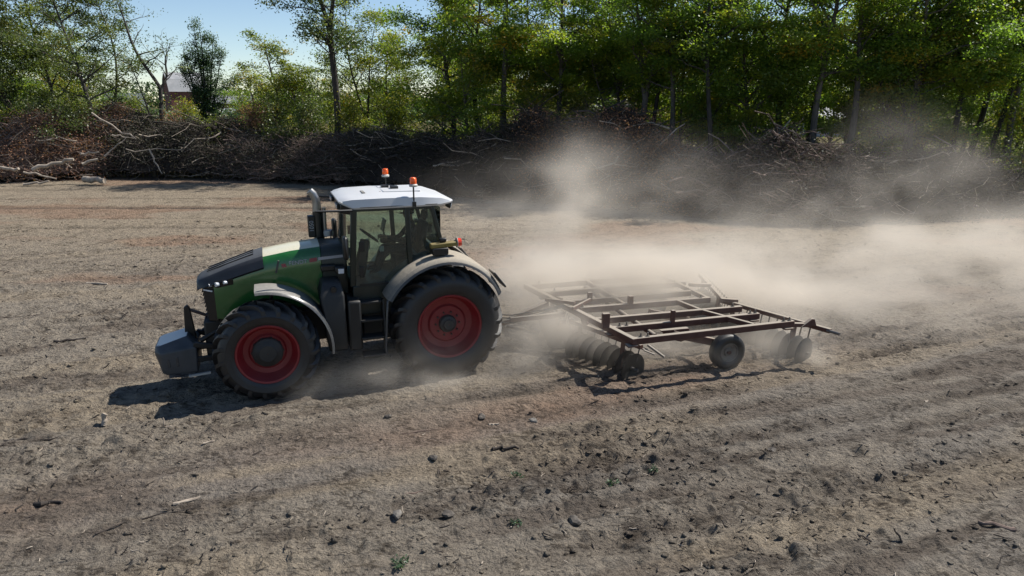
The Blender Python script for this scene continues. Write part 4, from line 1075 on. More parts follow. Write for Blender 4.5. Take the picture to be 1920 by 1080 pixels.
# lettering strip along the hood side
def side_mark(poly, name, mat, y=0.525):
    for s_ in (1, -1):
        MB().prism(poly, s_ * y, s_ * (y + 0.004)).build(name, mat, T)
side_mark([(2.88, 2.235), (2.80, 2.24), (2.82, 2.30), (2.89, 2.295)], "red_mark", M['decalred'])
side_mark([(2.40, 2.29), (2.27, 2.305), (2.27, 2.375), (2.40, 2.36)], "red_mark", M['decalred'])
side_mark([(2.25, 2.32), (1.80, 2.345), (1.80, 2.395), (2.25, 2.375)], "grey_stripe", M['decal'], 0.531)
tm_ = text_mesh("FENDT", 0.105)
tm_.materials.append(M['decal'])
for s_ in (1, -1):
    o = obj_of("lettering", tm_, T)
    o.matrix_local = Matrix.Translation((2.60, s_ * 0.527, 2.305)) @ Matrix.Rotation(PI if s_ > 0 else 0, 4, 'Z') @ Matrix.Rotation(PI / 2, 4, 'X') @ Matrix.Rotation(R(3.5) * (-1 if s_ > 0 else 1) * -1, 4, 'Z') @ Matrix.Diagonal((0.98, 1, 1, 1))

# exhaust and intake on the right of the hood
b = MB().box(2.19, 2.33, -0.62, -0.44, 2.56, 2.98).build("exhaust_guard", M['black'], T, bevel=0.02)
tm2 = text_mesh("1050", 0.11); tm2.materials.append(M['decal'])
o = obj_of("exhaust_number", tm2, T)
o.matrix_local = Matrix.Translation((2.262, -0.436, 2.78)) @ Matrix.Rotation(PI, 4, 'Z') @ Matrix.Rotation(PI / 2, 4, 'X') @ Matrix.Rotation(PI / 2, 4, 'Z')
MB().tube([(2.14, -0.53, 2.52), (2.14, -0.53, 3.1), (2.135, -0.53, 3.2), (2.15, -0.53, 3.3), (2.19, -0.53, 3.39), (2.25, -0.53, 3.455)], [0.085, 0.085, 0.08, 0.078, 0.076, 0.074], 18).build("exhaust_pipe", M['chrome'], T, smooth=50)
MB().tube([(2.13, -0.53, 2.52), (2.13, -0.53, 3.05)], 0.10, 18).build("exhaust_heat_shield", M['black'], T, smooth=40)
MB().tube([(2.015, -0.50, 2.55), (2.015, -0.50, 2.75), (2.01, -0.50, 3.12)], 0.038, 14).build("steel_riser", M['chrome'], T, smooth=40)
MB().lathe([(0.01, 0.12), (0.085, 0.11), (0.095, 0.06), (0.09, 0.0), (0.01, 0.0)], c=(1.96, -0.44, 2.58), n=20, axis='z').build("intake_cap", M['pale'], T, smooth=40)
MB().tube([(1.93, -0.33, 2.55), (1.92, -0.33, 2.68), (1.89, -0.33, 2.71), (1.86, -0.33, 2.68), (1.85, -0.33, 2.55)], 0.013, 8).build("grab_loop", M['linkred'], T, smooth=60)

# cab
b = MB()
b.prism([(1.72, 1.30), (0.55, 1.30), (0.55, 1.62), (0.2, 2.30), (-0.06, 2.30), (-0.06, 2.36), (0.25, 2.38), (0.66, 1.86), (1.70, 1.86)], -0.86, 0.86)
b.build("cab_floor", M['cabgreen'], T, bevel=0.02)
for s_ in (1, -1):
    MB().beam((1.69, s_ * 0.80, 1.84), (1.60, s_ * 0.86, 3.28), 0.07, 0.11).build("cab_pillar", M['cabgreen'], T, bevel=0.015)
    MB().beam((0.62, s_ * 0.86, 1.9), (0.655, s_ * 0.87, 3.28), 0.06, 0.09).build("cab_pillar", M['cabgreen'], T, bevel=0.015)
    MB().beam((-0.03, s_ * 0.80, 2.34), (0.20, s_ * 0.84, 3.28), 0.07, 0.08).build("cab_pillar", M['cabgreen'], T, bevel=0.015)
    MB().beam((1.62, s_ * 0.86, 3.255), (0.2, s_ * 0.86, 3.245), 0.06, 0.07).build("cab_rail", M['cabgreen'], T, bevel=0.01)
    d = thing("door", None, None); d.parent = T
    MB().prism([(1.645, 1.86), (0.70, 1.86), (0.685, 3.225), (1.565, 3.225)], s_ * 0.865, s_ * 0.872).build("pane", M['glass'], d)
    MB().beam((1.58, s_ * 0.878, 1.88), (0.72, s_ * 0.878, 1.88), 0.02, 0.04).build("door_frame", M['black'], d)
    MB().box(1.48, 1.56, min(s_ * 0.87, s_ * 0.90), max(s_ * 0.87, s_ * 0.90), 2.02, 2.22).build("handle", M['black'], d, bevel=0.01)
    MB().box(1.45, 1.55, min(s_ * 0.872, s_ * 0.89), max(s_ * 0.872, s_ * 0.89), 2.50, 2.68).build("hinge", M['black'], d, bevel=0.01)
    MB().prism([(0.59, 2.36), (0.02, 2.40), (0.21, 3.22), (0.62, 3.22)], s_ * 0.852, s_ * 0.858).build("quarter_window", M['glass'], T)
ws = [[(1.70 + 0.16 * (1 - (y / 0.78) ** 2), y, 1.9), (1.62 + 0.17 * (1 - (y / 0.8) ** 2), y * 1.04, 3.25)] for y in np.linspace(-0.78, 0.78, 13)]
MB().loft([list(r) for r in ws], cap=False, closed=False).build("windshield", M['glass'], T, smooth=60)
MB().prism([(-0.78, 2.4), (0.78, 2.4), (0.80, 3.22), (-0.80, 3.22)], 0, 0.006, 'yz').build("rear_window", M['glass'], T).location = (0.02, 0, 0)
# roof
def roof_ring(x, hw_, zb, zt, cr):
    return [(x, -hw_ * 0.97, zb), (x, -hw_, zb + 0.03), (x, -hw_ * 0.975, zt - 0.02), (x, -hw_ * 0.90, zt), (x, -0.36, zt + cr * 0.55), (x, 0, zt + cr * 0.7), (x, 0.36, zt + cr * 0.55), (x, hw_ * 0.90, zt), (x, hw_ * 0.975, zt - 0.02), (x, hw_, zb + 0.03), (x, hw_ * 0.97, zb)]
rr_ = [roof_ring(1.84, 0.74, 3.37, 3.40, 0.0), roof_ring(1.78, 0.84, 3.345, 3.425, 0.01), roof_ring(1.62, 0.92, 3.265, 3.455, 0.025), roof_ring(1.1, 0.95, 3.262, 3.465, 0.06), roof_ring(0.4, 0.95, 3.262, 3.455, 0.05), roof_ring(0.02, 0.92, 3.265, 3.42, 0.03), roof_ring(-0.16, 0.85, 3.285, 3.36, 0.01), roof_ring(-0.24, 0.77, 3.305, 3.335, 0.0)]
MB().loft(rr_).build("roof", M['white'], T, smooth=38)
MB().box(0.1, 1.62, -0.84, 0.84, 3.235, 3.29).build("headliner", M['black'], T)
v_ = MB().loft([[(1.64, -0.86, 3.16), (1.64, 0.86, 3.16), (1.64, 0.88, 3.31), (1.64, -0.88, 3.31)], [(1.82, -0.78, 3.20), (1.82, 0.78, 3.20), (1.82, 0.80, 3.36), (1.82, -0.80, 3.36)]])
v_.build("front_visor", M['black'], T, bevel=0.02)
for y in (-0.62, -0.42, 0.42, 0.62):
    wl = MB().box(1.82, 1.87, y - 0.075, y + 0.075, 3.255, 3.345).build("work_light", M['black'], T, bevel=0.01)
    MB().box(1.868, 1.876, y - 0.06, y + 0.06, 3.27, 3.33).build("light_lens", M['clear'], wl)
for y in (-0.70, 0.70):
    wl = MB().tube([(-0.12, y, 3.26), (-0.2, y, 3.24)], [0.05, 0.075], 14).build("work_light", M['black'], T, smooth=40)
    MB().tube([(-0.2, y, 3.24), (-0.21, y, 3.238)], 0.066, 14).build("light_lens", M['clear'], wl)
for x0, x1, y0, y1, nm in ((1.32, 1.38, 0.10, 0.42, "roof_vent"), (1.02, 1.07, 0.05, 0.38, "roof_vent"), (0.16, 0.22, -0.25, 0.25, "roof_vent")):
    MB().box(x0, x1, y0, y1, 3.455, 3.498 if x0 > 0.5 else 3.45).build(nm, M['mudguard'], T, bevel=0.008)
MB().box(0.30, 1.0, -0.44, 0.44, 3.47, 3.507).build("roof_hatch", M['white'], T, bevel=0.012)
for s_ in (1, -1):
    MB().beam((1.5, s_ * 0.952, 3.30), (0.1, s_ * 0.934, 3.30), 0.012, 0.012).build("roof_seam", M['mudguard'], T)
b = MB().box(0.66, 0.80, -0.02, 0.14, 3.48, 3.555).box(0.80, 0.94, -0.24, -0.10, 3.48, 3.55).tube([(0.70, 0.05, 3.55), (0.84, -0.17, 3.56)], 0.012, 6)
b.build("roof_antenna", M['black'], T, bevel=0.015)
for x, y in ((0.53, 0.93), (0.73, -0.88)):
    st = MB().tube([(x, y, 3.28), (x, y, 3.64)], 0.015, 8).box(x - 0.035, x + 0.035, y - 0.03, y + 0.03, 3.27, 3.36).build("beacon_post", M['black'], T)
    MB().lathe([(0.01, 0.0), (0.075, 0.0), (0.08, 0.03), (0.06, 0.05), (0.01, 0.05)], c=(x, y, 3.63), n=18, axis='z').build("beacon_base", M['pale'], st, smooth=40)
    MB().lathe([(0.058, 0.05), (0.062, 0.09), (0.060, 0.145), (0.045, 0.165), (0.005, 0.17)], c=(x, y, 3.63), n=20, axis='z').build("beacon_light", M['orange'], st, smooth=50)
# mirrors
for s_ in (1, -1):
    ma = MB().tube([(1.62, s_ * 0.90, 3.25), (1.95, s_ * 1.0, 3.27), (2.28, s_ * 1.06, 3.29)], [0.025, 0.022, 0.018], 8).build("mirror_arm", M['black'], T, smooth=50)
    mh = MB().beam((1.80, s_ * 1.0, 2.40), (1.80, s_ * 1.0, 2.82), 0.09, 0.22, up=(0, 1, 0)).build("mirror", M['black'], T, bevel=0.045, seg=3)
    MB().beam((1.752, s_ * 1.0, 2.44), (1.752, s_ * 1.0, 2.78), 0.006, 0.17, up=(0, 1, 0)).build("mirror_glass", M['glass'], mh)
    MB().tube([(1.72, s_ * 0.84, 2.40), (1.80, s_ * 1.0, 2.44)], 0.016, 6).build("mirror_bracket", M['black'], T)
wl = MB().box(1.80, 1.98, 0.62, 0.78, 2.09, 2.22).box(1.95, 2.22, 0.52, 0.66, 2.13, 2.24).build("side_light_bracket", M['black'], T, bevel=0.02)
MB().box(1.83, 1.93, 0.78, 0.80, 2.10, 2.19).build("side_light", M['clear'], T, bevel=0.006)
# cab inside
MB().loft([[(0.25, y, 1.86) for y in (-0.27, 0.27)] + [(0.80, 0.27, 1.86), (0.80, -0.27, 1.86)], [(0.25, y, 2.18) for y in (-0.25, 0.25)] + [(0.82, 0.25, 2.22), (0.82, -0.25, 2.22)]]).build("seat", M['seat'], T, bevel=0.05, seg=3)
MB().beam((0.30, 0, 2.18), (0.17, 0, 2.86), 0.50, 0.14, up=(1, 0, 0)).build("seat_back", M['seat'], T, bevel=0.05, seg=3)
MB().beam((0.17, 0, 2.88), (0.13, 0, 3.05), 0.28, 0.10, up=(1, 0, 0)).build("headrest", M['seat'], T, bevel=0.04, seg=3)
MB().box(0.45, 0.98, -0.44, -0.30, 2.38, 2.47).build("armrest", M['seat'], T, bevel=0.03)
mo = MB().beam((0.93, -0.38, 2.62), (0.87, -0.38, 2.86), 0.30, 0.03, up=(1, 0, 0)).build("monitor", M['black'], T, bevel=0.01)
MB().tube([(0.88, -0.38, 2.45), (0.91, -0.38, 2.66)], 0.02, 6).build("monitor_post", M['black'], T)
MB().loft([[(1.36, -0.12, 1.86), (1.36, 0.12, 1.86), (1.58, 0.12, 1.86), (1.58, -0.12, 1.86)], [(1.24, -0.09, 2.52), (1.24, 0.09, 2.52), (1.40, 0.09, 2.56), (1.40, -0.09, 2.56)]]).build("steering_column", M['seat'], T, bevel=0.03)
ring = [(1.24 + 0.20 * math.cos(a) * math.cos(R(38)) - 0.0, 0.20 * math.sin(a), 2.62 + 0.20 * math.cos(a) * math.sin(R(38))) for a in np.linspace(0, 2 * PI, 25)]
sw = MB().tube(ring, 0.017, 8, cap=False)
for a in (0, 2.1, 4.2): sw.tube([(1.24, 0, 2.60), (1.24 + 0.19 * math.cos(a) * math.cos(R(38)), 0.19 * math.sin(a), 2.62 + 0.19 * math.cos(a) * math.sin(R(38)))], 0.014, 6)
sw.build("steering_wheel", M['black'], T, smooth=60)
MB().box(1.02, 1.10, 0.28, 0.36, 2.36, 2.46).box(1.2, 1.26, -0.3, -0.24, 2.3, 2.5).build("control_lever", M['pale'], T, bevel=0.01)

# rear fenders
for s_ in (1, -1):
    rings = []
    for a in np.linspace(R(30), R(150), 25):
        k = 1.335 - 0.13 * max(0, (a - PI / 2) / R(60)) ** 1.5
        fl = 1.0
        pr = [(k - 0.02, 0.50), (k, 0.52), (k + 0.005, 1.16), (k - 0.02, 1.30), (k - 0.07, 1.365), (k - 0.115, 1.375), (k - 0.115, 1.355), (k - 0.075, 1.34), (k - 0.045, 1.28), (k - 0.03, 1.15)]
        rings.append([(0.02 + r * math.cos(a), s_ * y, 1.03 + r * math.sin(a)) for r, y in pr])
    MB().loft(rings).build("rear_fender", M['fender'], T, smooth=45)
    # flap at the rear of the fender
    MB().beam((-0.85, s_ * 1.18, 2.02), (-1.08, s_ * 1.18, 1.72), 0.34, 0.04, up=(0.8, 0, 0.6)).build("fender_flap", M['fender'], T, bevel=0.012)
    ar = MB().beam((0.30, s_ * 1.12, 2.56), (-0.22, s_ * 1.12, 2.59), 0.16, 0.085).build("light_arm", M['yellow'], T, bevel=0.02)
    MB().tube([(-0.20, s_ * 1.12, 2.595), (-0.28, s_ * 1.12, 2.60)], [0.085, 0.075], 18).build("tail_light", M['redlens'], ar, smooth=40)
    MB().tube([(-0.195, s_ * 1.12, 2.595), (-0.205, s_ * 1.12, 2.595)], 0.098, 18).build("lamp_ring", M['pale'], ar, smooth=40)
    MB().box(0.0, 0.13, s_ * 1.12 - 0.05, s_ * 1.12 + 0.05, 2.625, 2.70).box(-0.02, 0.28, s_ * 1.1 - 0.12, s_ * 1.1 + 0.12, 2.40, 2.53).build("lamp_bracket", M['black'], T, bevel=0.02)
    # front mudguard
    rings = []
    for a in np.linspace(R(84), R(186), 22):
        k = 1.14
        pr = [(k, 0.66), (k + 0.012, 0.68), (k + 0.012, 1.12), (k - 0.01, 1.22), (k - 0.05, 1.25), (k - 0.05, 1.235), (k - 0.02, 1.205), (k - 0.004, 1.11), (k - 0.012, 0.68)]
        rings.append([(3.25 + r * math.cos(a), s_ * y, 0.86 + r * math.sin(a)) for r, y in pr])
    MB().loft(rings).build("front_mudguard", M['mudguard'], T, smooth=45)
    MB().tube([(3.15, s_ * 0.55, 1.3), (3.12, s_ * 0.68, 1.7), (3.05, s_ * 0.8, 1.97)], 0.03, 8).build("mudguard_stay", M['frame'], T, smooth=60)
    # boxes, steps and rails on each side
    MB().loft([[(1.86, s_ * y, 0.74) for y in (0.35, 1.12)] + [(2.20, s_ * 1.12, 0.74), (2.20, s_ * 0.35, 0.74)], [(1.88, s_ * y, 1.78) for y in (0.35, 1.16)] + [(2.30, s_ * 1.14, 1.78), (2.30, s_ * 0.35, 1.78)],
               [(1.92, s_ * y, 2.0) for y in (0.35, 1.02)] + [(2.24, s_ * 1.0, 2.0), (2.24, s_ * 0.35, 2.0)]]).build("side_box", M['frame'], T, bevel=0.035)
    MB().tube([(2.06, s_ * 1.06, 1.90), (2.06, s_ * 1.14, 1.90)], 0.05, 14).build("filler_cap", M['black'], T, smooth=40)
    MB().box(1.60, 1.84, min(s_ * 0.5, s_ * 1.14), max(s_ * 0.5, s_ * 1.14), 0.72, 1.66).build("fuel_tank", M['frame'], T, bevel=0.04)
    for k, z in enumerate((0.60, 0.92, 1.24, 1.56)):
        y0, y1 = (0.98 - 0.05 * k, 1.26 - 0.06 * k)
        MB().box(1.22, 1.62, min(s_ * y0, s_ * y1), max(s_ * y0, s_ * y1), z, z + 0.045).build("step", M['frame'], T, bevel=0.01)
    MB().beam((1.20, s_ * 1.14, 0.58), (1.20, s_ * 1.0, 1.62), 0.03, 0.22, up=(0, 1, 0)).build("step_side", M['frame'], T)
    MB().tube([(1.22, s_ * 1.28, 0.72), (1.18, s_ * 1.26, 1.2), (1.14, s_ * 1.24, 1.62), (1.12, s_ * 1.20, 1.70), (1.10, s_ * 1.12, 1.70)], 0.022, 8).build("hand_rail", M['mudguard'], T, smooth=60)
    MB().box(0.5, 1.2, min(s_ * 0.36, s_ * 0.55), max(s_ * 0.36, s_ * 0.55), 1.2, 1.85).build("side_panel", M['cabgreen'], T, bevel=0.02)
# front linkage with its ballast block
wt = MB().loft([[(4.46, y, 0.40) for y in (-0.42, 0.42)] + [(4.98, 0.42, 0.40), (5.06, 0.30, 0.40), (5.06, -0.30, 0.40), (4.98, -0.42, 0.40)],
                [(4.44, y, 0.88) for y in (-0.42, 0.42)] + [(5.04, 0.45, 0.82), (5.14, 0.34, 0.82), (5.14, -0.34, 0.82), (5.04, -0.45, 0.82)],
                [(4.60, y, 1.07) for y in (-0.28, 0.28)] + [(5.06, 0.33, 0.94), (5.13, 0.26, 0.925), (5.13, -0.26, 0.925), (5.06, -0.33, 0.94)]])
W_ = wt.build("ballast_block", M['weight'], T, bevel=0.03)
for y in (-0.18, 0.18):
    MB().box(5.075, 5.10, y - 0.05, y + 0.05, 0.5, 0.78).build("ballast_recess", M['black'], W_, bevel=0.01)
for x in (4.78, 4.92):
    MB().box(x - 0.025, x + 0.025, 0.42, 0.44, 0.55, 0.74).build("ballast_rib", M['mudguard'], W_, bevel=0.01)
mst = MB().prism([(4.46, 0.86), (4.66, 0.86), (4.62, 1.52), (4.56, 1.56), (4.52, 1.5)], -0.05, 0.05).build("linkage_mast", M['black'], T, bevel=0.012)
MB().tube([(4.58, 0, 1.49), (4.2, 0, 1.30), (4.05, 0, 1.22)], 0.03, 8).build("top_link", M['linkred'], T, smooth=60)
for s_ in (1, -1):
    MB().beam((4.50, s_ * 0.38, 0.92), (4.0, s_ * 0.34, 0.80), 0.08, 0.10).beam((4.46, s_ * 0.36, 0.62), (4.0, s_ * 0.30, 0.62), 0.07, 0.10).build("lift_arm", M['frame'], T, bevel=0.015)
    MB().tube([(4.38, s_ * 0.30, 0.95), (4.05, s_ * 0.26, 1.12)], 0.045, 10).build("lift_ram", M['frame'], T, smooth=40)
MB().beam((4.62, 0.46, 0.36), (4.25, 0.50, 0.40), 0.05, 0.035).build("lower_bar", M['pale'], T)
MB().box(3.95, 4.30, -0.30, 0.30, 0.55, 1.30).build("front_support", M['frame'], T, bevel=0.03)
# rear hitch
MB().beam((-0.3, 0, 0.62), (-1.05, 0, 0.52), 0.14, 0.07).build("drawbar", M['frame'], T, bevel=0.01)
for s_ in (1, -1):
    MB().beam((-0.35, s_ * 0.34, 0.75), (-1.15, s_ * 0.42, 0.70), 0.06, 0.11).build("rear_lift_arm", M['frame'], T, bevel=0.012)
    MB().tube([(-0.25, s_ * 0.34, 1.45), (-0.85, s_ * 0.40, 0.78)], 0.035, 8).build("lift_rod", M['frame'], T, smooth=50)
MB().box(-0.55, -0.05, -0.34, 0.34, 1.35, 1.95).build("rear_housing", M['frame'], T, bevel=0.03)

# ------------------------------------------------------------------ driver
def driver():
    me = bpy.data.meshes.new("person")
    J = {'pel': (0.47, 0, 2.32, .165, .125), 'belly': (0.44, 0, 2.46, .155, .115), 'chest': (0.40, 0, 2.66, .17, .12), 'neckb': (0.41, 0, 2.80, .085, .075), 'neck': (0.43, 0, 2.86, .058, .058), 'jaw': (0.465, 0, 2.93, .078, .085), 'head': (0.46, 0, 3.01, .088, .10), 'crown': (0.45, 0, 3.07, .07, .08)}
    E_ = [('pel', 'belly'), ('belly', 'chest'), ('chest', 'neckb'), ('neckb', 'neck'), ('neck', 'jaw'), ('jaw', 'head'), ('head', 'crown')]
    for s_, n_ in ((1, 'l'), (-1, 'r')):
        J.update({'sh' + n_: (0.41, s_ * 0.19, 2.74, .075, .07), 'el' + n_: (0.62, s_ * 0.27, 2.50, .052, .05), 'wr' + n_: (0.92 if s_ > 0 else 0.86, s_ * (0.20 if s_ > 0 else 0.33), 2.60 if s_ > 0 else 2.50, .036, .034),
                  'ha' + n_: (1.03 if s_ > 0 else 0.95, s_ * (0.17 if s_ > 0 else 0.35), 2.63 if s_ > 0 else 2.49, .042, .026),
                  'hi' + n_: (0.55, s_ * 0.11, 2.30, .105, .10), 'kn' + n_: (0.97, s_ * 0.16, 2.36, .078, .075), 'an' + n_: (1.12, s_ * 0.16, 1.97, .05, .05), 'to' + n_: (1.30, s_ * 0.17, 1.92, .045, .035)})
        E_ += [('chest', 'sh' + n_), ('sh' + n_, 'el' + n_), ('el' + n_, 'wr' + n_), ('wr' + n_, 'ha' + n_), ('pel', 'hi' + n_), ('hi' + n_, 'kn' + n_), ('kn' + n_, 'an' + n_), ('an' + n_, 'to' + n_)]
        hx, hy, hz = J['ha' + n_][:3]
        for k in range(4):
            J[f'f{k}{n_}'] = (hx + 0.055, hy + (k - 1.5) * 0.02, hz + 0.015, .010, .010); J[f'g{k}{n_}'] = (hx + 0.075 - 0.004 * abs(k - 1), hy + (k - 1.5) * 0.021, hz - 0.022, .008, .008)
            E_ += [('ha' + n_, f'f{k}{n_}'), (f'f{k}{n_}', f'g{k}{n_}')]
        J['t' + n_] = (hx + 0.02, hy - s_ * 0.05, hz + 0.02, .011, .011); E_.append(('ha' + n_, 't' + n_))
    J['nose'] = (0.565, 0, 2.985, .014, .02); E_.append(('head', 'nose'))
    ks = list(J); me.from_pydata([J[k][:3] for k in ks], [(ks.index(a), ks.index(b_)) for a, b_ in E_], [])
    o = obj_of("person", me)
    sk = o.modifiers.new("skin", 'SKIN'); sk.use_smooth_shade = True
    for i, k in enumerate(ks):
        me.skin_vertices[0].data[i].radius = J[k][3:5]
    me.skin_vertices[0].data[0].use_root = True
    o.modifiers.new("sub", 'SUBSURF').levels = 2; o.modifiers["sub"].render_levels = 2
    dg = bpy.context.evaluated_depsgraph_get(); nm = bpy.data.meshes.new_from_object(o.evaluated_get(dg))
    o.modifiers.clear(); o.data = nm
    nm.materials.clear(); nm.materials.append(M['cloth']); nm.materials.append(M['skin'])
    for p in nm.polygons:
        c = p.center
        if c.z > 2.865 or (c.x > 0.93 and c.z > 2.45 and abs(c.y) < 0.45 and c.z > 2.44 and (abs(c.y) > 0.1)) : p.material_index = 1
        p.use_smooth = True
    o.matrix_world = T.matrix_basis.copy()
    tag(o, "driver in dark clothes seated at the wheel inside the tractor's tinted cab", "person")
    cap = MB().lathe([(0.108, -0.03), (0.11, 0.02), (0.095, 0.07), (0.05, 0.1), (0.005, 0.105)], c=(0.455, 0, 3.03), n=20, axis='z').prism([(0.50, -0.09), (0.60, -0.07), (0.645, 0), (0.60, 0.07), (0.50, 0.09)], 3.01, 3.022, 'xy')
    cap.build("cap", M['cloth'], o, smooth=50)
M['skin'] = grimy("skin", (0.28, 0.15, 0.10), 0.6, dust=0.05, dust_glare_up=0.0)
driver()

M['dustyrim'] = grimy('dusty_rim', (0.12, 0.10, 0.082), 0.7, dust=0.7, dust_glare_up=0.3, dust_glare_col=(0.30, 0.255, 0.20))
# ------------------------------------------------------------------ disc harrow (its own frame: X forward, Y left, origin below the hitch pin)
HA0 = np.array((-0.40498, 13.77278)); HAH = 3.413157
HW = thing("disc_harrow", "wide rusty red disc harrow with a bolted beam frame towed behind the tractor through dust", "harrow", (HA0[0], HA0[1], 0.0), HAH)
ZT = 0.95
def hbeam(name, p, q, wd=0.10, ht=0.125, zt=ZT):
    return MB().beam((p[0], p[1], zt - ht / 2), (q[0], q[1], zt - ht / 2), wd, ht).build(name, M['harrow'], HW, bevel=0.012)
LONG = [((-1.93, 2.68), (-5.45, 2.56)), ((-1.83, 1.99), (-5.09, 1.95)), ((-1.72, 1.40), (-5.03, 1.43)), ((-1.58, 0.62), (-4.75, 0.66)), ((-1.50, 0.10), (-4.62, 0.06)), ((-1.36, -0.72), (-4.90, -0.69)), ((-1.24, -1.42), (-4.95, -1.50))]
for p, q in LONG:
    hbeam("long_beam", p, q)
hbeam("front_beam", (-1.17, -1.50), (-1.975, 2.735), 0.11, 0.12, ZT + 0.003)
hbeam("cross_beam", (-4.08, 1.38), (-4.585, 2.52), 0.08, 0.10, ZT - 0.004)
hbeam("cross_beam", (-3.95, 0.62), (-4.09, 1.40), 0.08, 0.10, ZT - 0.004)
hbeam("cross_beam", (-4.70, -1.46), (-4.70, 0.62), 0.08, 0.10, ZT - 0.004)
hbeam("cross_beam", (-2.7, -1.42), (-2.75, 0.60), 0.08, 0.10, ZT - 0.004)
# diagonal stays and tongue
for p, q in (((-0.35, 0.14, 0.64), (-1.42, 0.55, 0.80)), ((-0.35, 0.10, 0.64), (-1.32, -0.30, 0.80)), ((-0.05, 0.10, 0.56), (-1.3, 0.15, 0.74))):
    MB().beam(p, q, 0.09, 0.10).build("tongue", M['harrow'], HW, bevel=0.012)
MB().beam((0.12, 0.08, 0.555), (-0.14, 0.10, 0.565), 0.12, 0.05).build("hitch_plate", M['steel'], HW, bevel=0.01)
for p, q in (((-1.18, -1.40, 0.90), (-1.75, -0.55, 0.78)), ((-1.45, 0.9, 1.02), (-2.1, 0.25, 0.98)), ((-1.2, -0.1, 0.95), (-1.6, 0.65, 1.05))):
    MB().beam(p, q, 0.05, 0.07).build("stay", M['harrow'], HW, bevel=0.008)
for i, (dy, sag) in enumerate(((0.0, 0.05), (0.07, 0.13), (-0.06, 0.0))):
    pts = [(0.72 - 0.1 * i, 0.1 + dy, 0.95), (0.3, 0.1 + dy, 0.80 - sag), (-0.4, 0.14 + dy, 0.72 - sag), (-1.1, 0.3 + dy, 0.84), (-1.7, 0.4 + dy, 0.99)]
    MB().tube(pts, 0.014, 6).build("hydraulic_hose", M['black'], HW, smooth=60)
MB().beam((-0.30, 0.02, 0.46), (-0.86, 0.46, 0.40), 0.05, 0.05).build("parking_stand", M['steel'], HW)
# brackets and bolts
MB().box(-1.80, -1.66, 1.90, 1.99, 0.93, 1.22).build("bracket", M['harrow'], HW, bevel=0.008)
MB().box(-3.16, -3.08, 1.96, 2.03, 0.92, 1.18).build("bracket", M['harrow'], HW, bevel=0.008)
MB().box(-2.9, -2.8, 0.6, 0.7, 0.92, 1.12).build("bracket", M['harrow'], HW, bevel=0.008)
MB().box(-2.2, -2.1, 0.05, 0.14, 0.92, 1.10).build("bracket", M['harrow'], HW, bevel=0.008)
bm_ = MB().tube([(-0.02, 0, 0), (-0.02, 0, 0.07)], 0.016, 6).box(-0.045, 0.005, -0.025, 0.025, -0.01, 0.012)
proto = bm_.build("bolt", M['steel'], HW)
bolts = [(-2.10, 2.66), (-2.24, 2.66), (-5.2, 2.57), (-5.33, 2.565), (-1.98, 1.985), (-2.13, 1.985), (-4.86, 1.955), (-4.98, 1.955), (-1.9, 1.41), (-4.8, 1.43), (-1.75, 0.63), (-4.5, 0.66), (-1.6, -0.72), (-4.6, -0.69), (-1.45, -1.42), (-4.7, -1.49)]
for i, (x, y) in enumerate(bolts):
    o = proto if i == 0 else proto.copy()
    if i: COL.objects.link(o)
    o.location = (x, y, ZT + 0.002)
# transport wheels on swing arms
def hwheel(x, y, z, R_, W_):
    wl = bpy.data.objects.new("transport_wheel", None); link(wl, HW); wl.location = (x, y, z)
    half = [(0.20, 0.40), (0.23, 0.47), (0.29, 0.5), (0.35, 0.43), (0.374, 0.3), (0.378, 0.1)]
    k = R_ / 0.378
    grooves = []
    for r, h in [(0.378, 0.1), (0.372, 0.08), (0.378, 0.06), (0.378, -0.06), (0.372, -0.08), (0.378, -0.1)]: grooves.append((r * k, h * W_))
    prof = [(r * k, h * W_) for r, h in half[:-1]] + grooves + [(r * k, -h * W_) for r, h in reversed(half[:-1])]
    MB().lathe(prof, n=40, closed=True).build("tyre", M['rubber'], wl, smooth=40)
    MB().lathe([(0.205 * k, 0.40 * W_), (0.19 * k, 0.42 * W_), (0.175 * k, 0.25 * W_), (0.10 * k, 0.18 * W_), (0.085 * k, 0.30 * W_), (0.01, 0.30 * W_)], n=32).build("rim", M['dustyrim'], wl, smooth=35)
    MB().lathe([(0.205 * k, -0.40 * W_), (0.17 * k, -0.2 * W_), (0.01, -0.2 * W_)], n=32).build("rim_back", M['hub'], wl, smooth=35)
    MB().tube([(0, -0.24, 0), (0, 0.10, 0)], 0.04, 10).build("axle_stub", M['harrow'], wl, smooth=40)
    return wl
hwheel(-4.19, 2.30, 0.335, 0.362, 0.24)
MB().beam((-3.0, 2.22, 0.78), (-4.2, 2.10, 0.42), 0.09, 0.15).build("wheel_arm", M['harrow'], HW, bevel=0.012)
MB().prism([(-2.75, 0.87), (-3.35, 0.87), (-3.42, 0.66), (-3.2, 0.60), (-2.95, 0.68)], 2.14, 2.24).build("arm_bracket", M['harrow'], HW, bevel=0.01)
hwheel(-4.45, 0.90, 0.335, 0.362, 0.24)
MB().beam((-3.2, 0.84, 0.78), (-4.45, 0.74, 0.42), 0.09, 0.15).build("wheel_arm", M['harrow'], HW, bevel=0.012)
hwheel(-4.3, -1.10, 0.335, 0.362, 0.24)
MB().beam((-3.1, -1.12, 0.78), (-4.3, -1.24, 0.42), 0.09, 0.15).build("wheel_arm", M['harrow'], HW, bevel=0.012)
MB().tube([(-2.6, 2.3, 0.80), (-2.6, -1.3, 0.80)], 0.05, 10).build("rock_shaft", M['harrow'], HW, smooth=40)
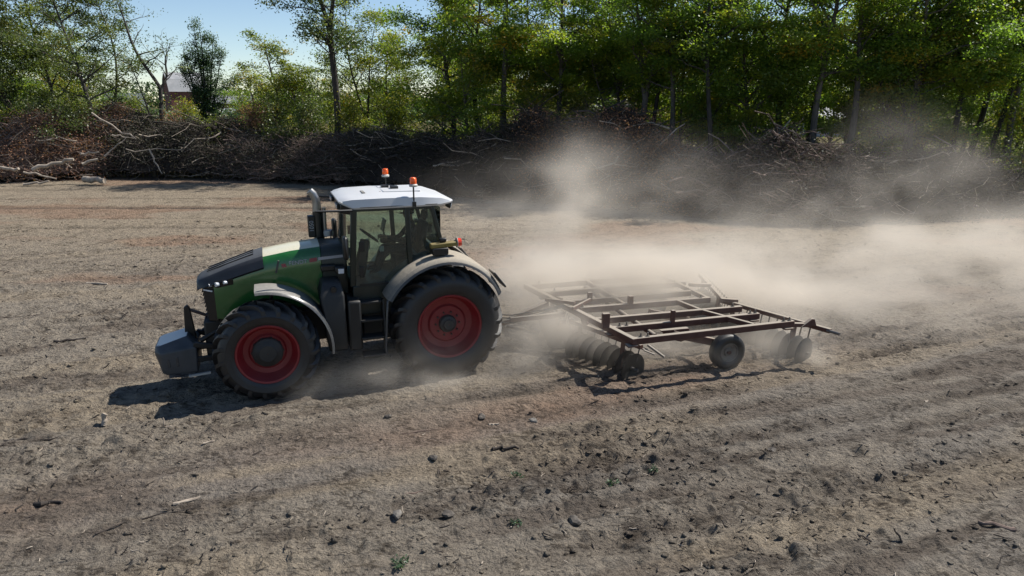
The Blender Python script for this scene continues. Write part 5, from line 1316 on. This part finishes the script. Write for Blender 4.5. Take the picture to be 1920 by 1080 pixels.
# disc gangs
def disc_mesh(r):
    m = MB().lathe([(0.02, 0.062), (r * 0.4, 0.052), (r * 0.75, 0.03), (r, 0.0), (r, -0.005), (r * 0.75, 0.024), (r * 0.4, 0.046), (0.02, 0.056)], n=28)
    me = bpy.data.meshes.new("disc"); me.from_pydata(m.v, [], m.f); me.polygons.foreach_set("use_smooth", np.ones(len(me.polygons), bool)); me.set_sharp_from_angle(angle=R(40))
    me.materials.append(M['disc']); return me
DM = disc_mesh(0.31)
def gang(p, q, n, zc, flip, bar_ext, drop):
    p, q = np.array(p, float), np.array(q, float)
    d = (q - p) / np.linalg.norm(q - p)
    gobj = bpy.data.objects.new("disc_gang", None); link(gobj, HW)
    a = p - d * bar_ext[0]; b_ = q + d * bar_ext[1]
    MB().beam((a[0], a[1], zc + drop), (b_[0], b_[1], zc + drop), 0.09, 0.09).build("gang_bar", M['harrow'], gobj, bevel=0.01)
    MB().tube([(p[0] - d[0] * 0.12, p[1] - d[1] * 0.12, zc), (q[0] + d[0] * 0.12, q[1] + d[1] * 0.12, zc)], 0.03, 10).build("gang_axle", M['steel'], gobj, smooth=40)
    ang = math.atan2(d[1], d[0]) - PI / 2
    for k in range(n):
        c = p + (q - p) * k / (n - 1)
        o = bpy.data.objects.new("disc", DM); link(o, gobj)
        o.location = (c[0], c[1], zc); o.rotation_euler = (0, 0, ang + (PI if flip else 0))
        o.rotation_euler.rotate_axis('Y', k * 1.3)
        if k in (1, n - 2):
            MB().beam((c[0] + d[0] * 0.08 + 0.05, c[1] + d[1] * 0.08, zc - 0.05), (c[0] + d[0] * 0.08, c[1] + d[1] * 0.08, zc + drop), 0.04, 0.13, up=(0, 1, 0)).build("gang_hanger", M['harrow'], gobj, bevel=0.008)
        if k < n - 1:
            e = c + d * 0.09
            MB().beam((e[0] - 0.20, e[1], zc + drop - 0.04), (e[0] - 0.13, e[1], zc + 0.10), 0.03, 0.012).build("scraper", M['steel'], gobj)
gang((-2.22, 2.22), (-1.62, 0.72), 9, 0.14, False, (0.18, 0.2), 0.50)
gang((-1.42, 0.40), (-1.72, -1.20), 9, 0.14, True, (0.2, 0.2), 0.50)
gang((-5.95, 2.36), (-5.30, 0.60), 11, 0.15, True, (0.50, 0.25), 0.60)
gang((-5.3, 0.30), (-5.9, -1.55), 11, 0.15, False, (0.2, 0.3), 0.60)
MB().beam((-5.40, 2.56, 0.86), (-5.90, 2.50, 0.79), 0.09, 0.08).build("rear_arm", M['harrow'], HW, bevel=0.01)
MB().beam((-5.02, 0.66, 0.86), (-5.45, 0.66, 0.80), 0.09, 0.08).beam((-5.02, -0.69, 0.86), (-5.6, -0.69, 0.80), 0.09, 0.08).build("rear_arm", M['harrow'], HW, bevel=0.01)
MB().prism([(-5.62, 0.79), (-5.98, 0.79), (-5.92, 0.94), (-5.86, 0.95)], 2.52, 2.60).build("gang_bracket", M['harrow'], HW, bevel=0.01)
MB().tube([(-6.08, 2.78, 0.75), (-6.17, 3.02, 0.745)], 0.032, 10).build("bar_end", M['steel'], HW, smooth=40)
for y in (2.45, 2.35, 2.25):
    MB().beam((-2.30, y, 0.60), (-2.48, y + 0.10, 0.53), 0.06, 0.02).build("scraper_blade", M['steel'], HW)
MB().beam((-2.42, 2.36, 0.66), (-2.68, 2.55, 0.46), 0.05, 0.035).build("scraper_bar", M['steel'], HW)
MB().beam((-2.02, 2.4, 0.84), (-2.2, 2.25, 0.68), 0.16, 0.12).build("gang_bracket", M['harrow'], HW, bevel=0.01)
MB().beam((-1.7, 0.9, 0.84), (-1.75, 0.95, 0.68), 0.16, 0.12).build("gang_bracket", M['harrow'], HW, bevel=0.01)

for (x, y) in ((-1.93, 2.66), (-1.83, 1.98), (-1.36, -0.72), (-5.30, 2.57), (-4.95, 1.95)):
    MB().box(x - 0.11, x + 0.09, y - 0.085, y + 0.085, ZT - 0.16, ZT - 0.13).build("joint_plate", M['harrow'], HW, bevel=0.006)

# ------------------------------------------------------------------ wood, clods and weeds one can pick out on the field
def stick(name, label, cat, px, py, ln, r, ang, mat, seed, el=0.0, group=None, taper=0.7, nn=6, wob=0.05, lift=None):
    g = np.random.RandomState(seed + 900)
    p = ground_at(px, py); p[2] = gz1(p[0], p[1])
    d = np.array((math.cos(ang) * math.cos(el), math.sin(ang) * math.cos(el), math.sin(el)))
    t = np.linspace(-0.5 if el < 0.8 else -0.1, 0.5 if el < 0.8 else 0.9, nn)
    P = d * ln * t[:, None] + np.array((0, 0, r * 0.6 if lift is None else lift))
    P[1:-1] += g.normal(0, wob * ln, (nn - 2, 3)) * np.array((1, 1, 0.4))
    m = MB().tube([tuple(q) for q in P], list(r * np.linspace(1, taper, nn) * g.uniform(0.8, 1.2, nn)), 7)
    o = m.build(name, M[mat], smooth=50, loc=tuple(p))
    return tag(o, label, cat, group)
stick("wood_stub", "pale upright stub of wood standing left of the tractor's front shadow", "wood stub", 195, 796, 0.20, 0.042, 0.6, 'twigPale', 1, el=1.35, taper=0.95)
stick("splinter", "thin pale splinter sticking up at the tip of the tractor's shadow", "splinter", 308, 803, 0.17, 0.012, 2.0, 'twigPale', 2, el=1.2)
stick("splinter", "short pale splinter lying right at the foot of the upright one", "splinter", 320, 803, 0.12, 0.014, 0.2, 'twigPale', 3)
stick("wood_piece", "pale split piece of wood lying above the long dark branch", "wood piece", 352, 943, 0.33, 0.026, 0.55, 'twigPale', 4)
stick("wood_piece", "small pale chunk of wood lying alone below the front wheel", "wood piece", 392, 834, 0.16, 0.018, 0.5, 'twigPale', 5)
stick("dead_branch", "long dark dead branch lying below the pale split wood", "dead branch", 285, 972, 1.15, 0.014, 0.42, 'twigDark', 6, wob=0.03, taper=0.4)
stick("dead_branch", "thin dark branch crossing under the long dead branch", "dead branch", 225, 990, 0.55, 0.012, 0.9, 'twigDark', 7, taper=0.4)
stick("dead_branch", "dark branch nearest the left frame edge above the upright stub's level", "dead branch", 45, 826, 0.55, 0.020, 0.15, 'twigDark', 8, taper=0.5)
stick("dead_branch", "thin dark branch right of the one nearest the left frame edge", "dead branch", 105, 826, 0.42, 0.014, 0.25, 'twigDark', 9, taper=0.5)
stick("root_piece", "knotted dark root with a raised arm low at the left", "root", 92, 950, 0.34, 0.028, 0.1, 'twigDark', 10, wob=0.12)
stick("bark_piece", "dark curved piece of bark at the edge of the rough dark soil", "bark piece", 948, 846, 0.40, 0.026, 0.05, 'twigDark', 11, wob=0.07)
stick("wood_piece", "pale edged stick lying up the slope from the curved bark", "wood piece", 926, 798, 0.17, 0.018, 0.3, 'twigPale', 12)
stick("wood_piece", "flat dark stick lying left of the middle foreground weed", "wood piece", 776, 926, 0.25, 0.014, 0.3, 'twig', 13)
stick("bark_piece", "dull slab of bark lying near the right frame edge", "bark piece", 1868, 986, 0.38, 0.030, 2.7, 'twig', 14, wob=0.06)
stick("dead_branch", "dark stick lying alone left of the ballast block on the far soil", "dead branch", 132, 640, 0.62, 0.03, 0.3, 'twigDark', 15)
stick("wood_piece", "pale stick lying on the far soil left of the tractor's nose", "wood piece", 182, 533, 0.65, 0.035, -0.1, 'twigPale', 16)
stick("dead_branch", "long thin twig lying below the dust right of the front wheel", "dead branch", 790, 808, 0.62, 0.009, 0.25, 'twig', 17, wob=0.02)
stick("dead_branch", "dark straight stick at the lower right below the furrow", "dead branch", 1610, 1008, 0.3, 0.012, 2.2, 'twigDark', 18)
stick("splinter", "tiny white chip of wood lying on the right hand soil", "splinter", 1737, 750, 0.10, 0.022, 0.6, 'twigPale', 19)
stick("root_piece", "short upright root end at the bottom edge of the picture", "root", 375, 1068, 0.14, 0.012, 1.0, 'twigDark', 20, el=1.1)
stick("root_piece", "forked dark root standing up at the lower right", "root", 1690, 1015, 0.17, 0.013, 2.4, 'twigDark', 21, el=0.9)

M['stone'] = simple_mat("field_stone", (0.10, 0.092, 0.082), (0.19, 0.172, 0.15), 8)
M['clod'] = simple_mat("dark_clod", (0.035, 0.03, 0.026), (0.10, 0.085, 0.07), 12)
def lump(name, label, cat, px, py, s, mat, seed):
    g = np.random.RandomState(seed + 40)
    bm = bmesh.new(); bmesh.ops.create_icosphere(bm, subdivisions=2, radius=1.0)
    for v in bm.verts:
        n_ = v.co.copy(); f = 1 + 0.28 * math.sin(n_.x * 3.1 + seed) * math.cos(n_.y * 2.7 + seed * 2) + g.uniform(-0.12, 0.12)
        v.co = Vector((n_.x * f * s * 1.25, n_.y * f * s, n_.z * f * s * 0.68))
    me = bpy.data.meshes.new(name); bm.to_mesh(me); bm.free(); me.materials.append(M[mat])
    p = ground_at(px, py)
    o = obj_of(name, me); o.location = (p[0], p[1], gz1(p[0], p[1]) + s * 0.3); o.rotation_euler = (0, 0, g.uniform(0, 6))
    return tag(o, label, cat)
lump("field_stone", "grey oval stone lying left of the middle of the foreground", "stone", 745, 969, 0.062, 'stone', 1)
lump("soil_clod", "brown clod right of the oval stone", "clod", 840, 972, 0.06, 'clod', 2)
lump("soil_clod", "dark clod beneath the harrow's hitch on the red soil", "clod", 903, 780, 0.062, 'clod', 3)
lump("soil_clod", "small clod alone on the pale soil below the tractor", "clod", 813, 866, 0.055, 'clod', 4)
lump("soil_clod", "largest dark clod low in the centre of the rough patch", "clod", 1076, 980, 0.085, 'clod', 5)
lump("soil_clod", "black clod standing alone below the furrow on the right", "clod", 1447, 848, 0.062, 'clod', 6)
lump("soil_clod", "small clod in the left part of the red soil", "clod", 728, 784, 0.05, 'clod', 7)
lump("field_stone", "pale flat stone on the soil beside the red patch", "stone", 1000, 792, 0.055, 'stone', 8)

def weed(label, px, py, s, seed):
    g = np.random.RandomState(seed + 70)
    p = ground_at(px, py)
    t = thing("weed", label, "weed", (p[0], p[1], gz1(p[0], p[1])))
    n = 46
    a = g.uniform(0, 2 * PI, n); r = s * np.sqrt(g.rand(n)) * 0.8; h = s * g.uniform(0.05, 0.5, n)
    c = np.stack([r * np.cos(a), r * np.sin(a), h], -1)
    v, q = leaf_quads(c, g, s * 0.42, s * 0.22, tilt=0.7, dirs=c + g.normal(0, 0.03, c.shape))
    obj_of("leaves", np_mesh("weed_leaves", v, [q], [M['leafD']], attrs={"tint": ('FACE', 'FLOAT', g.rand(n) * 0.6)}), t)
    P = np.stack([np.stack([0 * r, 0 * r, 0 * r], -1), c * 0.5 + np.array((0, 0, 0.01)), c], 1)[:14]
    v, q = batch_tubes(P, np.full((14, 3), 0.004), 3)
    obj_of("stem", np_mesh("weed_stem", v, [q], [M['leafD']]), t)
weed("green weed at the left end of the dark rough soil patch", 968, 890, 0.136, 1)
weed("green weed in the middle of the dark rough soil patch", 1152, 906, 0.152, 2)
weed("small green weed below the dark rough patch's left end", 967, 984, 0.096, 3)
weed("green weed at the bottom edge beside pale chips", 750, 1062, 0.136, 4)
weed("faint small weed at the right end of the dark rough patch", 1222, 886, 0.104, 5)

# ------------------------------------------------------------------ dust raised by the harrow and the wheels
def dust_mat(name, col=(0.90, 0.83, 0.735), aniso=0.1):
    m = bpy.data.materials.new(name); m.use_nodes = True
    t = m.node_tree; t.nodes.remove(t.nodes["Principled BSDF"])
    v = t.nodes.new("ShaderNodeVolumePrincipled")
    v.inputs["Color"].default_value = (*col, 1); v.inputs["Density"].default_value = 1.0
    v.inputs["Density Attribute"].default_value = "density"
    v.inputs["Anisotropy"].default_value = aniso
    t.links.new(v.outputs[0], t.nodes["Material Output"].inputs["Volume"])
    return m
M['dust'] = dust_mat("airborne_dust")

def dust(name, label, lo, hi, vox, blobs, nscale, seed, lo_cut=0.38, hi_cut=0.72, warp=1.2, soft=0.0):
    """A cloud of dust as a density grid: soft blobs (centre, radii, amount) broken up by noise."""
    ng = bpy.data.node_groups.new(name, 'GeometryNodeTree')
    ng.interface.new_socket("Geometry", in_out='INPUT', socket_type='NodeSocketGeometry')
    ng.interface.new_socket("Geometry", in_out='OUTPUT', socket_type='NodeSocketGeometry')
    L = ng.links.new
    def A(typ, **kw):
        n = ng.nodes.new(typ)
        for k, v in kw.items(): setattr(n, k, v)
        return n
    out = A('NodeGroupOutput')
    pos = A('GeometryNodeInputPosition')
    off = A('ShaderNodeVectorMath', operation='ADD'); off.inputs[1].default_value = (seed * 13.1, seed * 7.7, seed * 3.3); L(pos.outputs[0], off.inputs[0])
    wn = A('ShaderNodeTexNoise'); wn.inputs['Scale'].default_value = nscale * 0.55; wn.inputs['Detail'].default_value = 2.0; L(off.outputs[0], wn.inputs['Vector'])
    ws = A('ShaderNodeVectorMath', operation='SUBTRACT'); L(wn.outputs['Color'], ws.inputs[0]); ws.inputs[1].default_value = (0.5, 0.5, 0.5)
    wm = A('ShaderNodeVectorMath', operation='SCALE'); L(ws.outputs[0], wm.inputs[0]); wm.inputs['Scale'].default_value = warp * 2
    wp = A('ShaderNodeVectorMath', operation='ADD'); L(pos.outputs[0], wp.inputs[0]); L(wm.outputs[0], wp.inputs[1])
    total = None
    for (c, r, amt) in blobs:
        s = A('ShaderNodeVectorMath', operation='SUBTRACT'); L(wp.outputs[0], s.inputs[0]); s.inputs[1].default_value = c
        d = A('ShaderNodeVectorMath', operation='DIVIDE'); L(s.outputs[0], d.inputs[0]); d.inputs[1].default_value = r
        q = A('ShaderNodeVectorMath', operation='DOT_PRODUCT'); L(d.outputs[0], q.inputs[0]); L(d.outputs[0], q.inputs[1])
        ne = A('ShaderNodeMath', operation='MULTIPLY'); L(q.outputs['Value'], ne.inputs[0]); ne.inputs[1].default_value = -1.0
        ex = A('ShaderNodeMath', operation='EXPONENT'); L(ne.outputs[0], ex.inputs[0])
        ma = A('ShaderNodeMath', operation='MULTIPLY_ADD'); L(ex.outputs[0], ma.inputs[0]); ma.inputs[1].default_value = amt
        if total is None: ma.inputs[2].default_value = 0.0
        else: L(total.outputs[0], ma.inputs[2])
        total = ma
    o2 = A('ShaderNodeVectorMath', operation='ADD'); L(wp.outputs[0], o2.inputs[0]); o2.inputs[1].default_value = (seed * 5.1, seed * 2.7, 0)
    st = A('ShaderNodeVectorMath', operation='MULTIPLY'); L(o2.outputs[0], st.inputs[0]); st.inputs[1].default_value = (0.75, 0.75, 1.25)
    no = A('ShaderNodeTexNoise'); no.inputs['Scale'].default_value = nscale; no.inputs['Detail'].default_value = 5.0; no.inputs['Roughness'].default_value = 0.58; L(st.outputs[0], no.inputs['Vector'])
    mr = A('ShaderNodeMapRange'); mr.interpolation_type = 'SMOOTHSTEP'; L(no.outputs[0], mr.inputs[0]); mr.inputs[1].default_value = lo_cut; mr.inputs[2].default_value = hi_cut; mr.inputs[3].default_value = soft; mr.inputs[4].default_value = 1.0
    fin = A('ShaderNodeMath', operation='MULTIPLY'); L(total.outputs[0], fin.inputs[0]); L(mr.outputs[0], fin.inputs[1])
    cut = A('ShaderNodeMath', operation='SUBTRACT', use_clamp=False); L(fin.outputs[0], cut.inputs[0]); cut.inputs[1].default_value = 0.0015
    mx = A('ShaderNodeMath', operation='MAXIMUM'); L(cut.outputs[0], mx.inputs[0]); mx.inputs[1].default_value = 0.0
    vc = A('GeometryNodeVolumeCube'); L(mx.outputs[0], vc.inputs['Density'])
    vc.inputs['Min'].default_value = lo; vc.inputs['Max'].default_value = hi
    for i, ax in enumerate('XYZ'):
        vc.inputs['Resolution ' + ax].default_value = max(4, int((hi[i] - lo[i]) / vox))
    sm = A('GeometryNodeSetMaterial'); L(vc.outputs[0], sm.inputs[0]); sm.inputs['Material'].default_value = M['dust']
    L(sm.outputs[0], out.inputs[0])
    me = bpy.data.meshes.new(name); me.materials.append(M['dust'])
    o = obj_of(name, me); md = o.modifiers.new("dust", 'NODES'); md.node_group = ng
    return tag(o, label, kind='stuff')

def dust_at(px, py, y, rx, ry, rz, tau):
    a, b = (px - 960) / CAM_F, -(py - 540) / CAM_F
    c, s = math.cos(CAM_PITCH), math.sin(CAM_PITCH)
    t = y / (c + b * s)
    return ((a * t, y, max(CAM_H + t * (-s + b * c), 0.1)), (rx, ry, rz), tau * 2.0 / (1.77 * ry))
dust("dust_cloud", "pale dust cloud trailing from the harrow across the field to the right", (-5, 11, -0.1), (27, 31, 7.0), 0.16, [dust_at(*q) for q in [(1005, 500, 15.5, 1.0, 1.5, 1.2, 0.5),
    (1035, 425, 19, 1.1, 1.8, 1.5, 0.75),
    (1075, 335, 20, 0.85, 1.6, 1.0, 0.65),
    (1110, 285, 20, 0.65, 1.2, 0.6, 0.38),
    (1200, 315, 21, 1.5, 1.6, 0.7, 0.14),
    (1200, 540, 16.3, 2.4, 1.7, 0.5, 2.2),
    (1090, 550, 15.6, 1.5, 1.4, 0.55, 1.0),
    (1030, 560, 15, 1.3, 1.4, 0.8, 0.8),
    (1430, 512, 17.3, 2.5, 1.8, 0.7, 1.9),
    (1650, 500, 18.5, 3.5, 2.2, 0.85, 1.3),
    (1880, 490, 19, 3.4, 2.2, 0.9, 1.2),
    (2150, 480, 20, 4, 2.6, 1.0, 1.3),
    (1230, 375, 22, 2.4, 2.2, 1.3, 0.28),
    (1500, 410, 22, 2.6, 2.0, 1.1, 0.3),
    (1670, 380, 22, 1.7, 2.0, 1.4, 0.28),
    (1690, 285, 23, 1.5, 1.8, 1.3, 0.12),
    (1810, 340, 24, 2.0, 2.0, 1.3, 0.12),
    (1085, 625, 12.7, 0.8, 0.5, 0.42, 1.5),
    (1290, 655, 12.6, 1.2, 0.45, 0.22, 0.6),
    (1445, 640, 12.9, 0.8, 0.4, 0.28, 0.8),
    (1170, 535, 15.0, 2.3, 1.0, 0.6, 2.3),
    (1050, 545, 14.4, 1.3, 1.0, 0.7, 1.0),
    (1260, 640, 13.4, 1.4, 0.6, 0.32, 0.6),
    (1440, 635, 14.2, 1.5, 0.7, 0.36, 0.8),
    (1600, 585, 16, 2.8, 1.4, 0.45, 0.6),
    (1850, 575, 17, 3.2, 1.6, 0.5, 0.5),
    (930, 390, 20, 2.2, 2.2, 1.0, 0.2)]], 0.62, 3, 0.40, 0.68, 0.9, 0.07)
dust("wheel_dust", "thin dust puffs whirling round the tractor's wheels", (-6.5, 10.2, -0.1), (5.2, 16.5, 2.2), 0.09, [
    ((-3.0, 11.5, 0.15), (1.2, 0.6, 0.34), 0.55),
    ((-1.6, 11.6, 0.2), (1.2, 0.7, 0.42), 1.1),
    ((-0.4, 12.2, 0.25), (1.0, 0.7, 0.5), 0.55),
    ((0.6, 13.2, 0.3), (1.0, 0.9, 0.55), 0.5),
    ((1.6, 12.9, 0.25), (1.0, 0.8, 0.4), 0.5),
    ((3.6, 13.4, 0.2), (1.6, 0.8, 0.3), 0.45),
    ((-1.3, 12.2, 0.6), (0.9, 0.5, 0.6), 0.12),
    ], 1.15, 5, 0.40, 0.70, 0.35, 0.05)
